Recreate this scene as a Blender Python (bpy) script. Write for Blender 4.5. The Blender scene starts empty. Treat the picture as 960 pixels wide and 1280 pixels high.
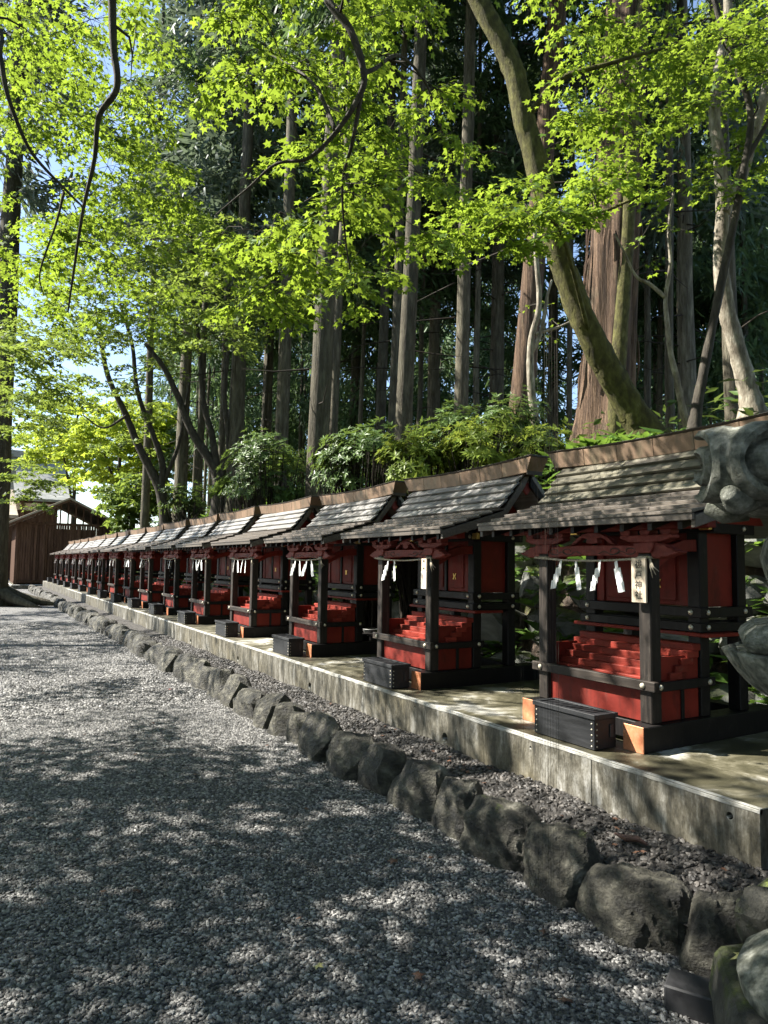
import bpy, bmesh, math, random
import numpy as np
from math import sin, cos, pi, radians, atan2, sqrt
from mathutils import Vector, Matrix, noise as mnoise

# ------------------------------------------------------------------ camera, world, sun, exposure
F_PX, CXP, CYP, CAM_H = 870.0, 480.0, 640.0, 1.6
YAW, PITCH, ROLL = radians(30.4125), radians(4.3158), radians(0.8)
fw = np.array([sin(YAW)*cos(PITCH), cos(YAW)*cos(PITCH), sin(PITCH)])
rt0 = np.array([cos(YAW), -sin(YAW), 0.0]); up0 = np.cross(rt0, fw)
rt = rt0*cos(ROLL)+up0*sin(ROLL); up = -rt0*sin(ROLL)+up0*cos(ROLL)
CAM = np.array([0.0, 0.0, CAM_H])
scene = bpy.context.scene
col = scene.collection
cd = bpy.data.cameras.new('camera'); cam = bpy.data.objects.new('camera', cd); col.objects.link(cam)
cam.matrix_world = Matrix(((rt[0], up[0], -fw[0], CAM[0]), (rt[1], up[1], -fw[1], CAM[1]), (rt[2], up[2], -fw[2], CAM[2]), (0, 0, 0, 1)))
cd.sensor_fit = 'VERTICAL'; cd.sensor_height = 36.0; cd.sensor_width = 27.0
cd.lens = F_PX/1280*36.0; cd.clip_start = 0.05; cd.clip_end = 3000
scene.camera = cam

SUN_TO = np.array([-0.66, 0.52, 0.86]); SUN_TO /= np.linalg.norm(SUN_TO)
world = bpy.data.worlds.new('World'); scene.world = world; world.use_nodes = True
wn = world.node_tree.nodes; wl = world.node_tree.links
sky = wn.new('ShaderNodeTexSky'); sky.sky_type = 'NISHITA'; sky.sun_disc = False
sky.sun_elevation = math.asin(SUN_TO[2]); sky.sun_rotation = atan2(SUN_TO[0], SUN_TO[1])
sky.altitude = 900; sky.air_density = 1.0; sky.dust_density = 1.6; sky.ozone_density = 1.0
wl.new(sky.outputs[0], wn['Background'].inputs[0]); wn['Background'].inputs[1].default_value = 0.085
sd = bpy.data.lights.new('sun', 'SUN'); so = bpy.data.objects.new('sun', sd); col.objects.link(so)
sd.energy = 5.0; sd.angle = radians(0.53); sd.color = (1.0, 0.95, 0.86)
so.rotation_euler = Vector(SUN_TO).to_track_quat('Z', 'Y').to_euler(); so.location = (-20, 20, 40)
scene.view_settings.view_transform = 'Standard'; scene.view_settings.look = 'None'
scene.view_settings.gamma = 1.0; scene.view_settings.use_curve_mapping = False
scene.view_settings.exposure = 1.95
cy = scene.cycles
cy.max_bounces = 6; cy.diffuse_bounces = 3; cy.glossy_bounces = 2; cy.transmission_bounces = 4
cy.use_adaptive_sampling = False; cy.transparent_max_bounces = 4; cy.use_denoising = True; cy.denoising_prefilter = 'FAST'; cy.sample_clamp_indirect = 6.0
cy.caustics_reflective = False; cy.caustics_refractive = False

rng = np.random.default_rng(11); random.seed(11)

def ray(x, y): return rt*(x-CXP)/F_PX + up*(CYP-y)/F_PX + fw
def at(x, y, D=None, X=None):
    d = ray(x, y); t = D if D is not None else X/d[0]
    return CAM + d*t

# ------------------------------------------------------------------ materials
def nd(nt, t, **kw):
    n = nt.nodes.new(t)
    for k, v in kw.items(): setattr(n, k, v)
    return n
def ramp(nt, fac, stops):
    r = nd(nt, 'ShaderNodeValToRGB'); el = r.color_ramp.elements
    while len(el) < len(stops): el.new(0.5)
    for e, (p, c) in zip(el, stops): e.position = p; e.color = (*c, 1) if len(c) == 3 else c
    nt.links.new(fac, r.inputs[0]); return r.outputs[0]
def noise_tex(nt, vec, scale, detail=4, rough=0.6, dist=0.0):
    n = nd(nt, 'ShaderNodeTexNoise'); n.inputs['Scale'].default_value = scale
    n.inputs['Detail'].default_value = detail; n.inputs['Roughness'].default_value = rough
    n.inputs['Distortion'].default_value = dist
    nt.links.new(vec, n.inputs['Vector']); return n.outputs['Fac']
def mapped(nt, scale=(1, 1, 1), coord='Object', rot=(0, 0, 0)):
    tc = nd(nt, 'ShaderNodeTexCoord'); m = nd(nt, 'ShaderNodeMapping')
    m.inputs['Scale'].default_value = scale; m.inputs['Rotation'].default_value = rot
    if coord == 'World':
        g = nd(nt, 'ShaderNodeNewGeometry'); nt.links.new(g.outputs['Position'], m.inputs[0])
    else: nt.links.new(tc.outputs[coord], m.inputs[0])
    return m.outputs[0]
def mixc(nt, fac, a, b, mode='MIX'):
    m = nd(nt, 'ShaderNodeMix', data_type='RGBA', blend_type=mode)
    for sock, v in ((m.inputs[0], fac), (m.inputs[6], a), (m.inputs[7], b)):
        if isinstance(v, (int, float)): sock.default_value = v
        elif isinstance(v, tuple): sock.default_value = (*v, 1)
        else: nt.links.new(v, sock)
    return m.outputs[2]
def math_n(nt, op, a, b=0.0):
    m = nd(nt, 'ShaderNodeMath', operation=op)
    for i, v in enumerate((a, b)):
        if isinstance(v, (int, float)): m.inputs[i].default_value = v
        else: nt.links.new(v, m.inputs[i])
    return m.outputs[0]
def new_mat(name):
    m = bpy.data.materials.new(name); m.use_nodes = True
    nt = m.node_tree; b = nt.nodes['Principled BSDF']; return m, nt, b
def add_bump(nt, b, h, strength, dist):
    bp = nd(nt, 'ShaderNodeBump'); bp.inputs['Strength'].default_value = strength; bp.inputs['Distance'].default_value = dist
    nt.links.new(h, bp.inputs['Height']); nt.links.new(bp.outputs[0], b.inputs['Normal'])
def rnd_obj(nt): return nd(nt, 'ShaderNodeObjectInfo').outputs['Random']

def surf(name, stops, scale=(4, 4, 4), rough=(0.5, 0.7), bump=0.3, bdist=0.01, metal=0.0, tone=0.0, detail=5, dist=0.0, coord='Object', moss=None, bscale=1.0, spec=0.5, wear=None):
    """noise-mottled surface; tone = brightness change from piece to piece; moss = green growth on upward faces"""
    m, nt, b = new_mat(name)
    v = mapped(nt, scale, coord)
    if tone:   # shift the grain from piece to piece
        off = nd(nt, 'ShaderNodeVectorMath', operation='ADD'); nt.links.new(v, off.inputs[0])
        sc = nd(nt, 'ShaderNodeMath', operation='MULTIPLY'); nt.links.new(rnd_obj(nt), sc.inputs[0]); sc.inputs[1].default_value = 57.0
        nt.links.new(sc.outputs[0], off.inputs[1]); v = off.outputs[0]
    n = noise_tex(nt, v, 1.0, detail, 0.62, dist)
    c = ramp(nt, n, stops)
    if tone:
        hv = nd(nt, 'ShaderNodeHueSaturation'); nt.links.new(c, hv.inputs['Color'])
        nt.links.new(math_n(nt, 'ADD', math_n(nt, 'MULTIPLY', rnd_obj(nt), tone*2), 1-tone), hv.inputs['Value']); c = hv.outputs[0]
    if wear:   # dust, drips, chips or lichen: patches of another colour with a shape of their own
        for (wc, wscale, w0, w1, amt) in wear:
            wn_ = noise_tex(nt, mapped(nt, wscale, 'World'), 1.0, 9, 0.72, 0.2)
            c = mixc(nt, ramp(nt, wn_, [(w0, (0, 0, 0)), (w1, (amt,)*3)]), c, wc)
    if moss:
        g = nd(nt, 'ShaderNodeNewGeometry'); sx = nd(nt, 'ShaderNodeSeparateXYZ'); nt.links.new(g.outputs['Normal'], sx.inputs[0])
        mv = mapped(nt, (moss[1],)*3, 'World'); mn = noise_tex(nt, mv, 1.0, 4, 0.6)
        f = math_n(nt, 'ADD', math_n(nt, 'MULTIPLY', sx.outputs[2], moss[2]), mn)
        f = ramp(nt, f, [(moss[0], (0, 0, 0)), (min(moss[0]+0.14, 1.0), (1, 1, 1))])
        gc = ramp(nt, noise_tex(nt, mapped(nt, (40, 40, 40), 'World'), 1.0, 3), [(0.3, (0.035, 0.05, 0.008)), (0.7, (0.13, 0.17, 0.02))])
        c = mixc(nt, f, c, gc)
    nt.links.new(c, b.inputs['Base Color'])
    rr = ramp(nt, n, [(0.3, (rough[0],)*3), (0.7, (rough[1],)*3)]); nt.links.new(rr, b.inputs['Roughness'])
    b.inputs['Metallic'].default_value = metal
    b.inputs['Specular IOR Level'].default_value = spec
    if bump:
        h = noise_tex(nt, v, 2.3*bscale, 6, 0.7); add_bump(nt, b, h, bump, bdist)
    return m

def leaf_mat(name, dark, light, trans, tw=0.45, rough=0.55, per='island'):
    m, nt, b = new_mat(name)
    g = nd(nt, 'ShaderNodeNewGeometry')
    r = g.outputs['Random Per Island'] if per == 'island' else rnd_obj(nt)
    c = ramp(nt, r, [(0.0, dark), (0.6, light), (1.0, tuple(min(1, x*1.35) for x in light))])
    nt.links.new(c, b.inputs['Base Color']); b.inputs['Roughness'].default_value = rough
    b.inputs['Specular IOR Level'].default_value = 0.22
    t = nd(nt, 'ShaderNodeBsdfTranslucent')
    tc = mixc(nt, r, trans, tuple(min(1, x*0.62) for x in trans)); nt.links.new(tc, t.inputs[0])
    ms = nd(nt, 'ShaderNodeMixShader'); ms.inputs[0].default_value = tw
    nt.links.new(b.outputs[0], ms.inputs[1]); nt.links.new(t.outputs[0], ms.inputs[2])
    nt.links.new(ms.outputs[0], nt.nodes['Material Output'].inputs[0])
    return m

MAT = {}
MAT['black'] = surf('black_lacquered_wood', [(0.3, (0.005, 0.005, 0.0055)), (0.62, (0.011, 0.0095, 0.009)), (0.8, (0.028, 0.021, 0.017))], (30, 30, 3), (0.42, 0.62), 0.25, 0.003, tone=0.3, spec=0.22, wear=[((0.060, 0.048, 0.038), (34, 34, 9), 0.58, 0.74, 0.6), ((0.075, 0.070, 0.058), (6, 6, 4), 0.60, 0.80, 0.5)])
MAT['post'] = surf('worn_dark_post', [(0.3, (0.009, 0.008, 0.007)), (0.55, (0.028, 0.022, 0.018)), (0.78, (0.085, 0.066, 0.052))], (45, 45, 2.2), (0.5, 0.7), 0.3, 0.003, tone=0.25, spec=0.25, wear=[((0.095, 0.082, 0.066), (30, 30, 5), 0.56, 0.74, 0.6)])
MAT['rail'] = surf('worn_dark_rail', [(0.3, (0.010, 0.009, 0.008)), (0.55, (0.034, 0.027, 0.022)), (0.8, (0.11, 0.088, 0.070))], (45, 2.2, 45), (0.5, 0.7), 0.3, 0.003, tone=0.2, spec=0.25)
MAT['red'] = surf('vermilion_painted_wood', [(0.25, (0.105, 0.013, 0.009)), (0.55, (0.175, 0.021, 0.014)), (0.8, (0.23, 0.042, 0.029))], (6, 6, 6), (0.5, 0.7), 0.2, 0.003, tone=0.18, spec=0.2, wear=[((0.16, 0.095, 0.075), (26, 26, 5), 0.58, 0.74, 0.5), ((0.030, 0.012, 0.009), (9, 9, 2.5), 0.53, 0.72, 0.7)])
MAT['redstep'] = surf('vermilion_steps', [(0.25, (0.125, 0.016, 0.010)), (0.55, (0.215, 0.029, 0.018)), (0.82, (0.29, 0.062, 0.042))], (9, 2.5, 30), (0.5, 0.7), 0.3, 0.003, tone=0.22, spec=0.2, wear=[((0.20, 0.12, 0.09), (30, 9, 30), 0.58, 0.72, 0.55), ((0.035, 0.014, 0.010), (7, 7, 5), 0.54, 0.72, 0.7)])
MAT['redcarve'] = surf('faded_red_carving', [(0.3, (0.13, 0.022, 0.018)), (0.55, (0.23, 0.048, 0.038)), (0.8, (0.33, 0.12, 0.10))], (22, 22, 22), (0.5, 0.75), 0.5, 0.006, tone=0.1, spec=0.25)
MAT['redside'] = surf('dark_red_panel', [(0.25, (0.11, 0.012, 0.008)), (0.6, (0.18, 0.020, 0.012)), (0.85, (0.23, 0.036, 0.022))], (5, 5, 3), (0.45, 0.65), 0.15, 0.003, tone=0.18, spec=0.2, wear=[((0.11, 0.07, 0.055), (26, 26, 5), 0.60, 0.76, 0.5), ((0.022, 0.009, 0.007), (8, 8, 2.5), 0.54, 0.72, 0.7)])
MAT['copper'] = surf('bright_copper_cap', [(0.3, (0.42, 0.15, 0.07)), (0.55, (0.60, 0.24, 0.12)), (0.8, (0.70, 0.36, 0.22))], (14, 14, 14), (0.4, 0.6), 0.12, 0.002, metal=0.35, tone=0.12)
MAT['ridge'] = surf('aged_copper_ridge', [(0.25, (0.095, 0.080, 0.048)), (0.5, (0.19, 0.125, 0.080)), (0.78, (0.29, 0.185, 0.125))], (7, 9, 3), (0.42, 0.62), 0.15, 0.003, metal=0.3, tone=0.2)
MAT['ridgecap'] = surf('dark_ridge_cap', [(0.3, (0.03, 0.025, 0.02)), (0.7, (0.09, 0.07, 0.05))], (10, 10, 10), (0.5, 0.7), 0.2, 0.004)
MAT['board'] = surf('weathered_roof_board', [(0.25, (0.14, 0.133, 0.122)), (0.5, (0.22, 0.212, 0.202)), (0.75, (0.31, 0.303, 0.295))], (60, 0.7, 60), (0.30, 0.42), 0.1, 0.003, tone=0.30)
MAT['mossboard'] = surf('mossy_roof_board', [(0.25, (0.070, 0.066, 0.045)), (0.5, (0.120, 0.111, 0.080)), (0.75, (0.18, 0.168, 0.137))], (55, 0.7, 55), (0.32, 0.46), 0.1, 0.003, tone=0.22)
MAT['eave'] = surf('brown_eave_board', [(0.25, (0.045, 0.037, 0.030)), (0.5, (0.082, 0.067, 0.053)), (0.8, (0.15, 0.13, 0.11))], (50, 0.8, 50), (0.42, 0.6), 0.12, 0.003, tone=0.16)
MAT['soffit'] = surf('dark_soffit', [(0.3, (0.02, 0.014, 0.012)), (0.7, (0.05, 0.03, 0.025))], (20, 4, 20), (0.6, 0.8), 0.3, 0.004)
MAT['box'] = surf('charcoal_offering_box', [(0.3, (0.009, 0.0095, 0.0105)), (0.6, (0.019, 0.020, 0.022)), (0.85, (0.050, 0.052, 0.056))], (40, 4, 40), (0.45, 0.62), 0.3, 0.002, tone=0.3, spec=0.35)
MAT['stud'] = surf('pale_metal_stud', [(0.3, (0.42, 0.37, 0.27)), (0.7, (0.72, 0.68, 0.56))], (60, 60, 60), (0.3, 0.5), 0.1, 0.001, metal=0.4)
MAT['gold'] = surf('gold_fitting', [(0.3, (0.55, 0.35, 0.08)), (0.7, (0.85, 0.6, 0.2))], (60, 60, 60), (0.25, 0.4), 0.1, 0.001, metal=0.8)
MAT['plaque'] = surf('pale_wood_plaque', [(0.3, (0.36, 0.29, 0.21)), (0.6, (0.50, 0.42, 0.32)), (0.85, (0.58, 0.51, 0.42))], (50, 50, 4), (0.5, 0.7), 0.2, 0.002)
MAT['plaquelight'] = surf('pale_paper_slip', [(0.3, (0.62, 0.55, 0.46)), (0.7, (0.78, 0.72, 0.64))], (30, 30, 8), (0.6, 0.8), 0.1, 0.001)
MAT['faintink'] = surf('faint_pink_print', [(0.3, (0.45, 0.24, 0.20)), (0.7, (0.55, 0.33, 0.28))], (80, 80, 80), (0.7, 0.8), 0, 0)
MAT['ink'] = surf('black_ink', [(0.3, (0.02, 0.017, 0.014)), (0.7, (0.05, 0.04, 0.03))], (80, 80, 80), (0.6, 0.8), 0, 0)
MAT['rope'] = surf('straw_rope', [(0.3, (0.30, 0.26, 0.19)), (0.7, (0.58, 0.52, 0.42))], (60, 60, 60), (0.75, 0.9), 0.5, 0.003)
MAT['paper'] = surf('white_paper', [(0.3, (0.74, 0.74, 0.73)), (0.7, (0.84, 0.84, 0.83))], (20, 20, 20), (0.7, 0.8), 0.05, 0.001)
MAT['stone'] = surf('dark_edging_stone', [(0.33, (0.010, 0.010, 0.008)), (0.44, (0.036, 0.034, 0.026)), (0.53, (0.076, 0.071, 0.053)), (0.61, (0.135, 0.128, 0.098)), (0.72, (0.26, 0.25, 0.21))], (9, 9, 13), (0.55, 0.8), 1.0, 0.08, tone=0.3, detail=12, dist=0.25, moss=(0.92, 2.6, 0.30), bscale=1.3)
MAT['bankrock'] = surf('mossy_bank_rock', [(0.2, (0.03, 0.033, 0.026)), (0.45, (0.10, 0.105, 0.09)), (0.62, (0.2, 0.2, 0.18)), (0.8, (0.36, 0.36, 0.33))], (4, 4, 5), (0.6, 0.85), 0.9, 0.02, tone=0.3, detail=8, dist=0.6, moss=(0.80, 2.2, 0.4))
MAT['lantern'] = surf('lichened_granite', [(0.30, (0.040, 0.045, 0.032)), (0.43, (0.125, 0.132, 0.104)), (0.56, (0.24, 0.247, 0.205)), (0.72, (0.46, 0.46, 0.40))], (26, 26, 26), (0.7, 0.9), 1.0, 0.02, detail=8, moss=(1.12, 5.0, 0.55))
MAT['mossblock'] = surf('mossy_base_stone', [(0.28, (0.012, 0.012, 0.009)), (0.45, (0.040, 0.039, 0.031)), (0.58, (0.085, 0.082, 0.067)), (0.78, (0.19, 0.185, 0.155))], (11, 11, 11), (0.65, 0.9), 1.0, 0.04, detail=12, dist=0.25, moss=(0.52, 4.0, 0.06), bscale=1.4)
MAT['darkblock'] = surf('black_block', [(0.3, (0.010, 0.010, 0.011)), (0.7, (0.028, 0.028, 0.03))], (12, 12, 12), (0.5, 0.7), 0.2, 0.003)
MAT['bucket'] = surf('grey_zinc', [(0.3, (0.16, 0.16, 0.155)), (0.7, (0.34, 0.34, 0.33))], (14, 14, 14), (0.4, 0.6), 0.2, 0.003, metal=0.5)
MAT['hallroof'] = surf('grey_copper_roof', [(0.3, (0.15, 0.16, 0.145)), (0.7, (0.30, 0.30, 0.27))], (2, 2, 8), (0.4, 0.6), 0.2, 0.01)
MAT['barkroof'] = surf('tan_bark_roof', [(0.3, (0.24, 0.20, 0.15)), (0.7, (0.44, 0.38, 0.29))], (3, 3, 10), (0.7, 0.9), 0.4, 0.02)
MAT['shedwood'] = surf('brown_shed_board', [(0.25, (0.055, 0.030, 0.019)), (0.55, (0.115, 0.066, 0.044)), (0.82, (0.20, 0.125, 0.088))], (12, 12, 1.0), (0.7, 0.9), 0.4, 0.006, tone=0.4, spec=0.12)
MAT['cream'] = surf('cream_plaster', [(0.3, (0.62, 0.56, 0.46)), (0.7, (0.74, 0.68, 0.58))], (2, 2, 2), (0.8, 0.9), 0.1, 0.003)
MAT['cedarbark'] = surf('cedar_bark', [(0.25, (0.038, 0.034, 0.024)), (0.48, (0.098, 0.088, 0.062)), (0.65, (0.165, 0.150, 0.108)), (0.82, (0.27, 0.25, 0.185))], (11, 11, 1.9), (0.8, 0.95), 1.0, 0.06, tone=0.3, detail=9, spec=0.2, wear=[((0.15, 0.155, 0.105), (5, 5, 1.6), 0.55, 0.72, 0.6), ((0.045, 0.036, 0.026), (14, 14, 0.7), 0.52, 0.62, 0.7)])
MAT['redbark'] = surf('shaggy_red_cedar_bark', [(0.28, (0.035, 0.022, 0.015)), (0.45, (0.105, 0.070, 0.048)), (0.6, (0.19, 0.125, 0.082)), (0.8, (0.30, 0.235, 0.175))], (15, 15, 1.1), (0.85, 0.95), 1.0, 0.08, detail=9, spec=0.2, wear=[((0.14, 0.13, 0.085), (4, 4, 1.2), 0.54, 0.70, 0.65), ((0.035, 0.022, 0.015), (17, 17, 0.6), 0.52, 0.60, 0.75)])
MAT['darkbark'] = surf('dark_maple_bark', [(0.25, (0.020, 0.017, 0.013)), (0.5, (0.050, 0.043, 0.033)), (0.8, (0.12, 0.11, 0.085))], (14, 14, 4), (0.75, 0.95), 0.8, 0.02, spec=0.25)
MAT['mossbark'] = surf('mossy_maple_bark', [(0.22, (0.028, 0.024, 0.014)), (0.45, (0.075, 0.070, 0.030)), (0.62, (0.13, 0.125, 0.045)), (0.82, (0.24, 0.22, 0.14))], (14, 14, 7), (0.85, 0.95), 1.0, 0.03, detail=8, spec=0.15)
MAT['palebark'] = surf('pale_lichened_bark', [(0.25, (0.07, 0.058, 0.043)), (0.45, (0.19, 0.165, 0.125)), (0.6, (0.33, 0.30, 0.235)), (0.8, (0.50, 0.47, 0.40))], (13, 13, 5), (0.8, 0.95), 0.9, 0.02, detail=7, spec=0.2)
MAT['mapleleaf'] = leaf_mat('maple_leaf', (0.040, 0.088, 0.012), (0.085, 0.158, 0.020), (0.30, 0.42, 0.040), 0.5)
MAT['mapleobj'] = leaf_mat('maple_leaf_single', (0.040, 0.088, 0.012), (0.085, 0.158, 0.020), (0.30, 0.42, 0.040), 0.5, per='object')
MAT['farleaf'] = leaf_mat('distant_maple_leaf', (0.045, 0.09, 0.018), (0.095, 0.15, 0.030), (0.28, 0.37, 0.06), 0.45)
MAT['sunleaf'] = leaf_mat('sunlit_green_leaf', (0.10, 0.17, 0.015), (0.19, 0.27, 0.025), (0.48, 0.58, 0.06), 0.5)  # sunlit brightness put into the leaf colour of the far trees
MAT['cedarleaf'] = leaf_mat('cedar_needles', (0.026, 0.056, 0.028), (0.074, 0.128, 0.056), (0.17, 0.26, 0.09), 0.35)
MAT['cedardry'] = leaf_mat('bluish_cedar_needles', (0.040, 0.066, 0.048), (0.095, 0.130, 0.095), (0.17, 0.22, 0.13), 0.3)
MAT['shrubleaf'] = leaf_mat('glossy_shrub_leaf', (0.030, 0.060, 0.018), (0.080, 0.13, 0.035), (0.22, 0.32, 0.06), 0.22, 0.42)
MAT['shrublight'] = leaf_mat('young_shrub_leaf', (0.075, 0.12, 0.018), (0.17, 0.23, 0.035), (0.38, 0.46, 0.07), 0.3, 0.42)
MAT['fern'] = leaf_mat('fern_leaf', (0.028, 0.065, 0.012), (0.085, 0.16, 0.025), (0.22, 0.36, 0.05), 0.35)
MAT['twig'] = surf('dark_twig', [(0.3, (0.016, 0.013, 0.010)), (0.7, (0.05, 0.042, 0.033))], (20, 20, 20), (0.8, 0.95), 0, 0, spec=0.2)
MAT['deadleaf'] = surf('dry_leaf', [(0.3, (0.075, 0.034, 0.020)), (0.7, (0.16, 0.080, 0.046))], (30, 30, 30), (0.6, 0.8), 0.1, 0.001, tone=0.3)
MAT['yellowleaf'] = surf('yellow_leaf', [(0.3, (0.50, 0.42, 0.13)), (0.7, (0.66, 0.60, 0.28))], (30, 30, 30), (0.5, 0.7), 0.1, 0.001)
MAT['redleaf'] = surf('red_leaf', [(0.3, (0.42, 0.05, 0.04)), (0.7, (0.55, 0.10, 0.07))], (30, 30, 30), (0.5, 0.7), 0.1, 0.001)
MAT['barkstrip'] = surf('reddish_bark_strip', [(0.3, (0.10, 0.050, 0.035)), (0.7, (0.18, 0.10, 0.075))], (30, 4, 30), (0.7, 0.9), 0.4, 0.004)

def concrete_mat():
    m, nt, b = new_mat('stained_concrete')
    v = mapped(nt, (9, 9, 2.2), 'World'); streak = noise_tex(nt, v, 1.0, 12, 0.74, 0.35)
    c = ramp(nt, streak, [(0.36, (0.020, 0.020, 0.016)), (0.44, (0.062, 0.057, 0.042)), (0.50, (0.115, 0.107, 0.085)), (0.56, (0.19, 0.184, 0.162)), (0.66, (0.37, 0.366, 0.35))])
    big = noise_tex(nt, mapped(nt, (1.5, 1.5, 1.0), 'World'), 1.0, 5, 0.65)
    c = mixc(nt, ramp(nt, big, [(0.45, (0, 0, 0)), (0.66, (0.75,)*3)]), c, mixc(nt, ramp(nt, streak, [(0.36, (0, 0, 0)), (0.66, (1, 1, 1))]), (0.022, 0.021, 0.012), (0.15, 0.122, 0.058)))
    fine = noise_tex(nt, mapped(nt, (45, 45, 30), 'World'), 1.0, 8, 0.75)
    c = mixc(nt, 1.0, c, ramp(nt, fine, [(0.33, (0.42, 0.40, 0.36)), (0.5, (0.80, 0.79, 0.76)), (0.68, (1.1, 1.1, 1.1))]), 'MULTIPLY')
    # top face: dark moss film with pale bare patches
    tn = noise_tex(nt, mapped(nt, (1.6, 1.6, 1.6), 'World'), 1.0, 7, 0.66, 0.5)
    tc = ramp(nt, tn, [(0.38, (0.018, 0.017, 0.009)), (0.49, (0.052, 0.047, 0.024)), (0.56, (0.115, 0.105, 0.068)), (0.66, (0.40, 0.39, 0.355))])
    g = nd(nt, 'ShaderNodeNewGeometry'); sx = nd(nt, 'ShaderNodeSeparateXYZ'); nt.links.new(g.outputs['Normal'], sx.inputs[0])
    f = ramp(nt, sx.outputs[2], [(0.80, (0, 0, 0)), (0.93, (1, 1, 1))])
    c = mixc(nt, f, c, tc)
    # worn, bare cement along the chamfered arris
    e1 = ramp(nt, sx.outputs[2], [(0.25, (0, 0, 0)), (0.45, (1, 1, 1)), (0.80, (1, 1, 1)), (0.92, (0, 0, 0))])
    en = ramp(nt, noise_tex(nt, mapped(nt, (6, 6, 6), 'World'), 1.0, 5, 0.7), [(0.36, (0.25,)*3), (0.6, (1, 1, 1))])
    c = mixc(nt, math_n(nt, 'MULTIPLY', e1, en), c, (0.56, 0.56, 0.53))
    nt.links.new(c, b.inputs['Base Color'])
    nt.links.new(ramp(nt, tn, [(0.3, (0.45,)*3), (0.7, (0.85,)*3)]), b.inputs['Roughness'])
    add_bump(nt, b, noise_tex(nt, mapped(nt, (22, 22, 22), 'World'), 1.0, 8, 0.72), 0.4, 0.012)
    return m
MAT['concrete'] = concrete_mat()
MAT['arris'] = surf('bare_cement_edge', [(0.3, (0.10, 0.095, 0.075)), (0.48, (0.27, 0.265, 0.24)), (0.7, (0.48, 0.475, 0.45))], (9, 9, 9), (0.7, 0.9), 0.6, 0.01, coord='World', detail=8)
MAT['hole'] = surf('opening_shade', [(0.3, (0.006, 0.006, 0.006)), (0.7, (0.015, 0.015, 0.014))], (10, 10, 10), (0.8, 0.9), 0, 0)

def gravel_ground():
    m, nt, b = new_mat('gravel_ground')
    v = mapped(nt, (1, 1, 1), 'World')
    vo = nd(nt, 'ShaderNodeTexVoronoi'); vo.inputs['Scale'].default_value = 62; nt.links.new(v, vo.inputs['Vector'])
    c = ramp(nt, vo.outputs['Color'], [(0.1, (0.045, 0.045, 0.045)), (0.5, (0.115, 0.114, 0.112)), (0.9, (0.28, 0.275, 0.265))])
    big = ramp(nt, noise_tex(nt, v, 0.55, 5, 0.6), [(0.35, (0.72,)*3), (0.65, (1.1,)*3)])
    c = mixc(nt, 1.0, c, big, 'MULTIPLY')
    nt.links.new(c, b.inputs['Base Color']); b.inputs['Roughness'].default_value = 0.75
    add_bump(nt, b, vo.outputs['Distance'], 0.9, 0.02); b.inputs['Specular IOR Level'].default_value = 0.35
    return m
MAT['gravelbase'] = gravel_ground()
def soil_mat(name, a, bb, cc, moss):
    m, nt, b = new_mat(name)
    v = mapped(nt, (1, 1, 1), 'World'); n = noise_tex(nt, v, 9.0, 8, 0.7)
    c = ramp(nt, n, [(0.3, a), (0.5, bb), (0.72, cc)])
    n2 = noise_tex(nt, v, 1.3, 5, 0.65)
    c = mixc(nt, ramp(nt, n2, [(moss, (0, 0, 0)), (moss+0.1, (1, 1, 1))]), c, mixc(nt, n, (0.035, 0.055, 0.010), (0.15, 0.19, 0.03)))
    nt.links.new(c, b.inputs['Base Color']); b.inputs['Roughness'].default_value = 0.9
    add_bump(nt, b, noise_tex(nt, v, 24, 8, 0.75), 0.9, 0.05); return m
MAT['soil'] = soil_mat('leaf_littered_bank', (0.030, 0.022, 0.016), (0.075, 0.055, 0.040), (0.17, 0.12, 0.085), 0.50)
MAT['bed'] = soil_mat('damp_gravel_bed', (0.020, 0.018, 0.016), (0.045, 0.041, 0.037), (0.085, 0.078, 0.07), 0.72)
MAT['farhill'] = surf('wooded_far_hill', [(0.3, (0.025, 0.05, 0.03)), (0.7, (0.06, 0.10, 0.05))], (0.3, 0.3, 0.3), (0.9, 1.0), 0.8, 0.5)
def pebble_mat(name, lo, mid, hi):
    m, nt, b = new_mat(name)
    r = rnd_obj(nt)
    c = ramp(nt, r, [(0.0, lo), (0.55, mid), (0.9, hi), (1.0, tuple(x*1.35 for x in hi))])
    n = noise_tex(nt, mapped(nt, (2.5, 2.5, 2.5)), 1.0, 3)
    c = mixc(nt, 1.0, c, ramp(nt, n, [(0.3, (0.75,)*3), (0.7, (1.15,)*3)]), 'MULTIPLY')
    nt.links.new(c, b.inputs['Base Color']); b.inputs['Roughness'].default_value = 0.55
    b.inputs['Specular IOR Level'].default_value = 0.4
    return m
MAT['pebble'] = pebble_mat('grey_pebble', (0.040, 0.039, 0.038), (0.108, 0.105, 0.101), (0.29, 0.282, 0.268))
MAT['bedpebble'] = pebble_mat('dark_pebble', (0.012, 0.011, 0.010), (0.033, 0.030, 0.027), (0.085, 0.077, 0.069))

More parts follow.
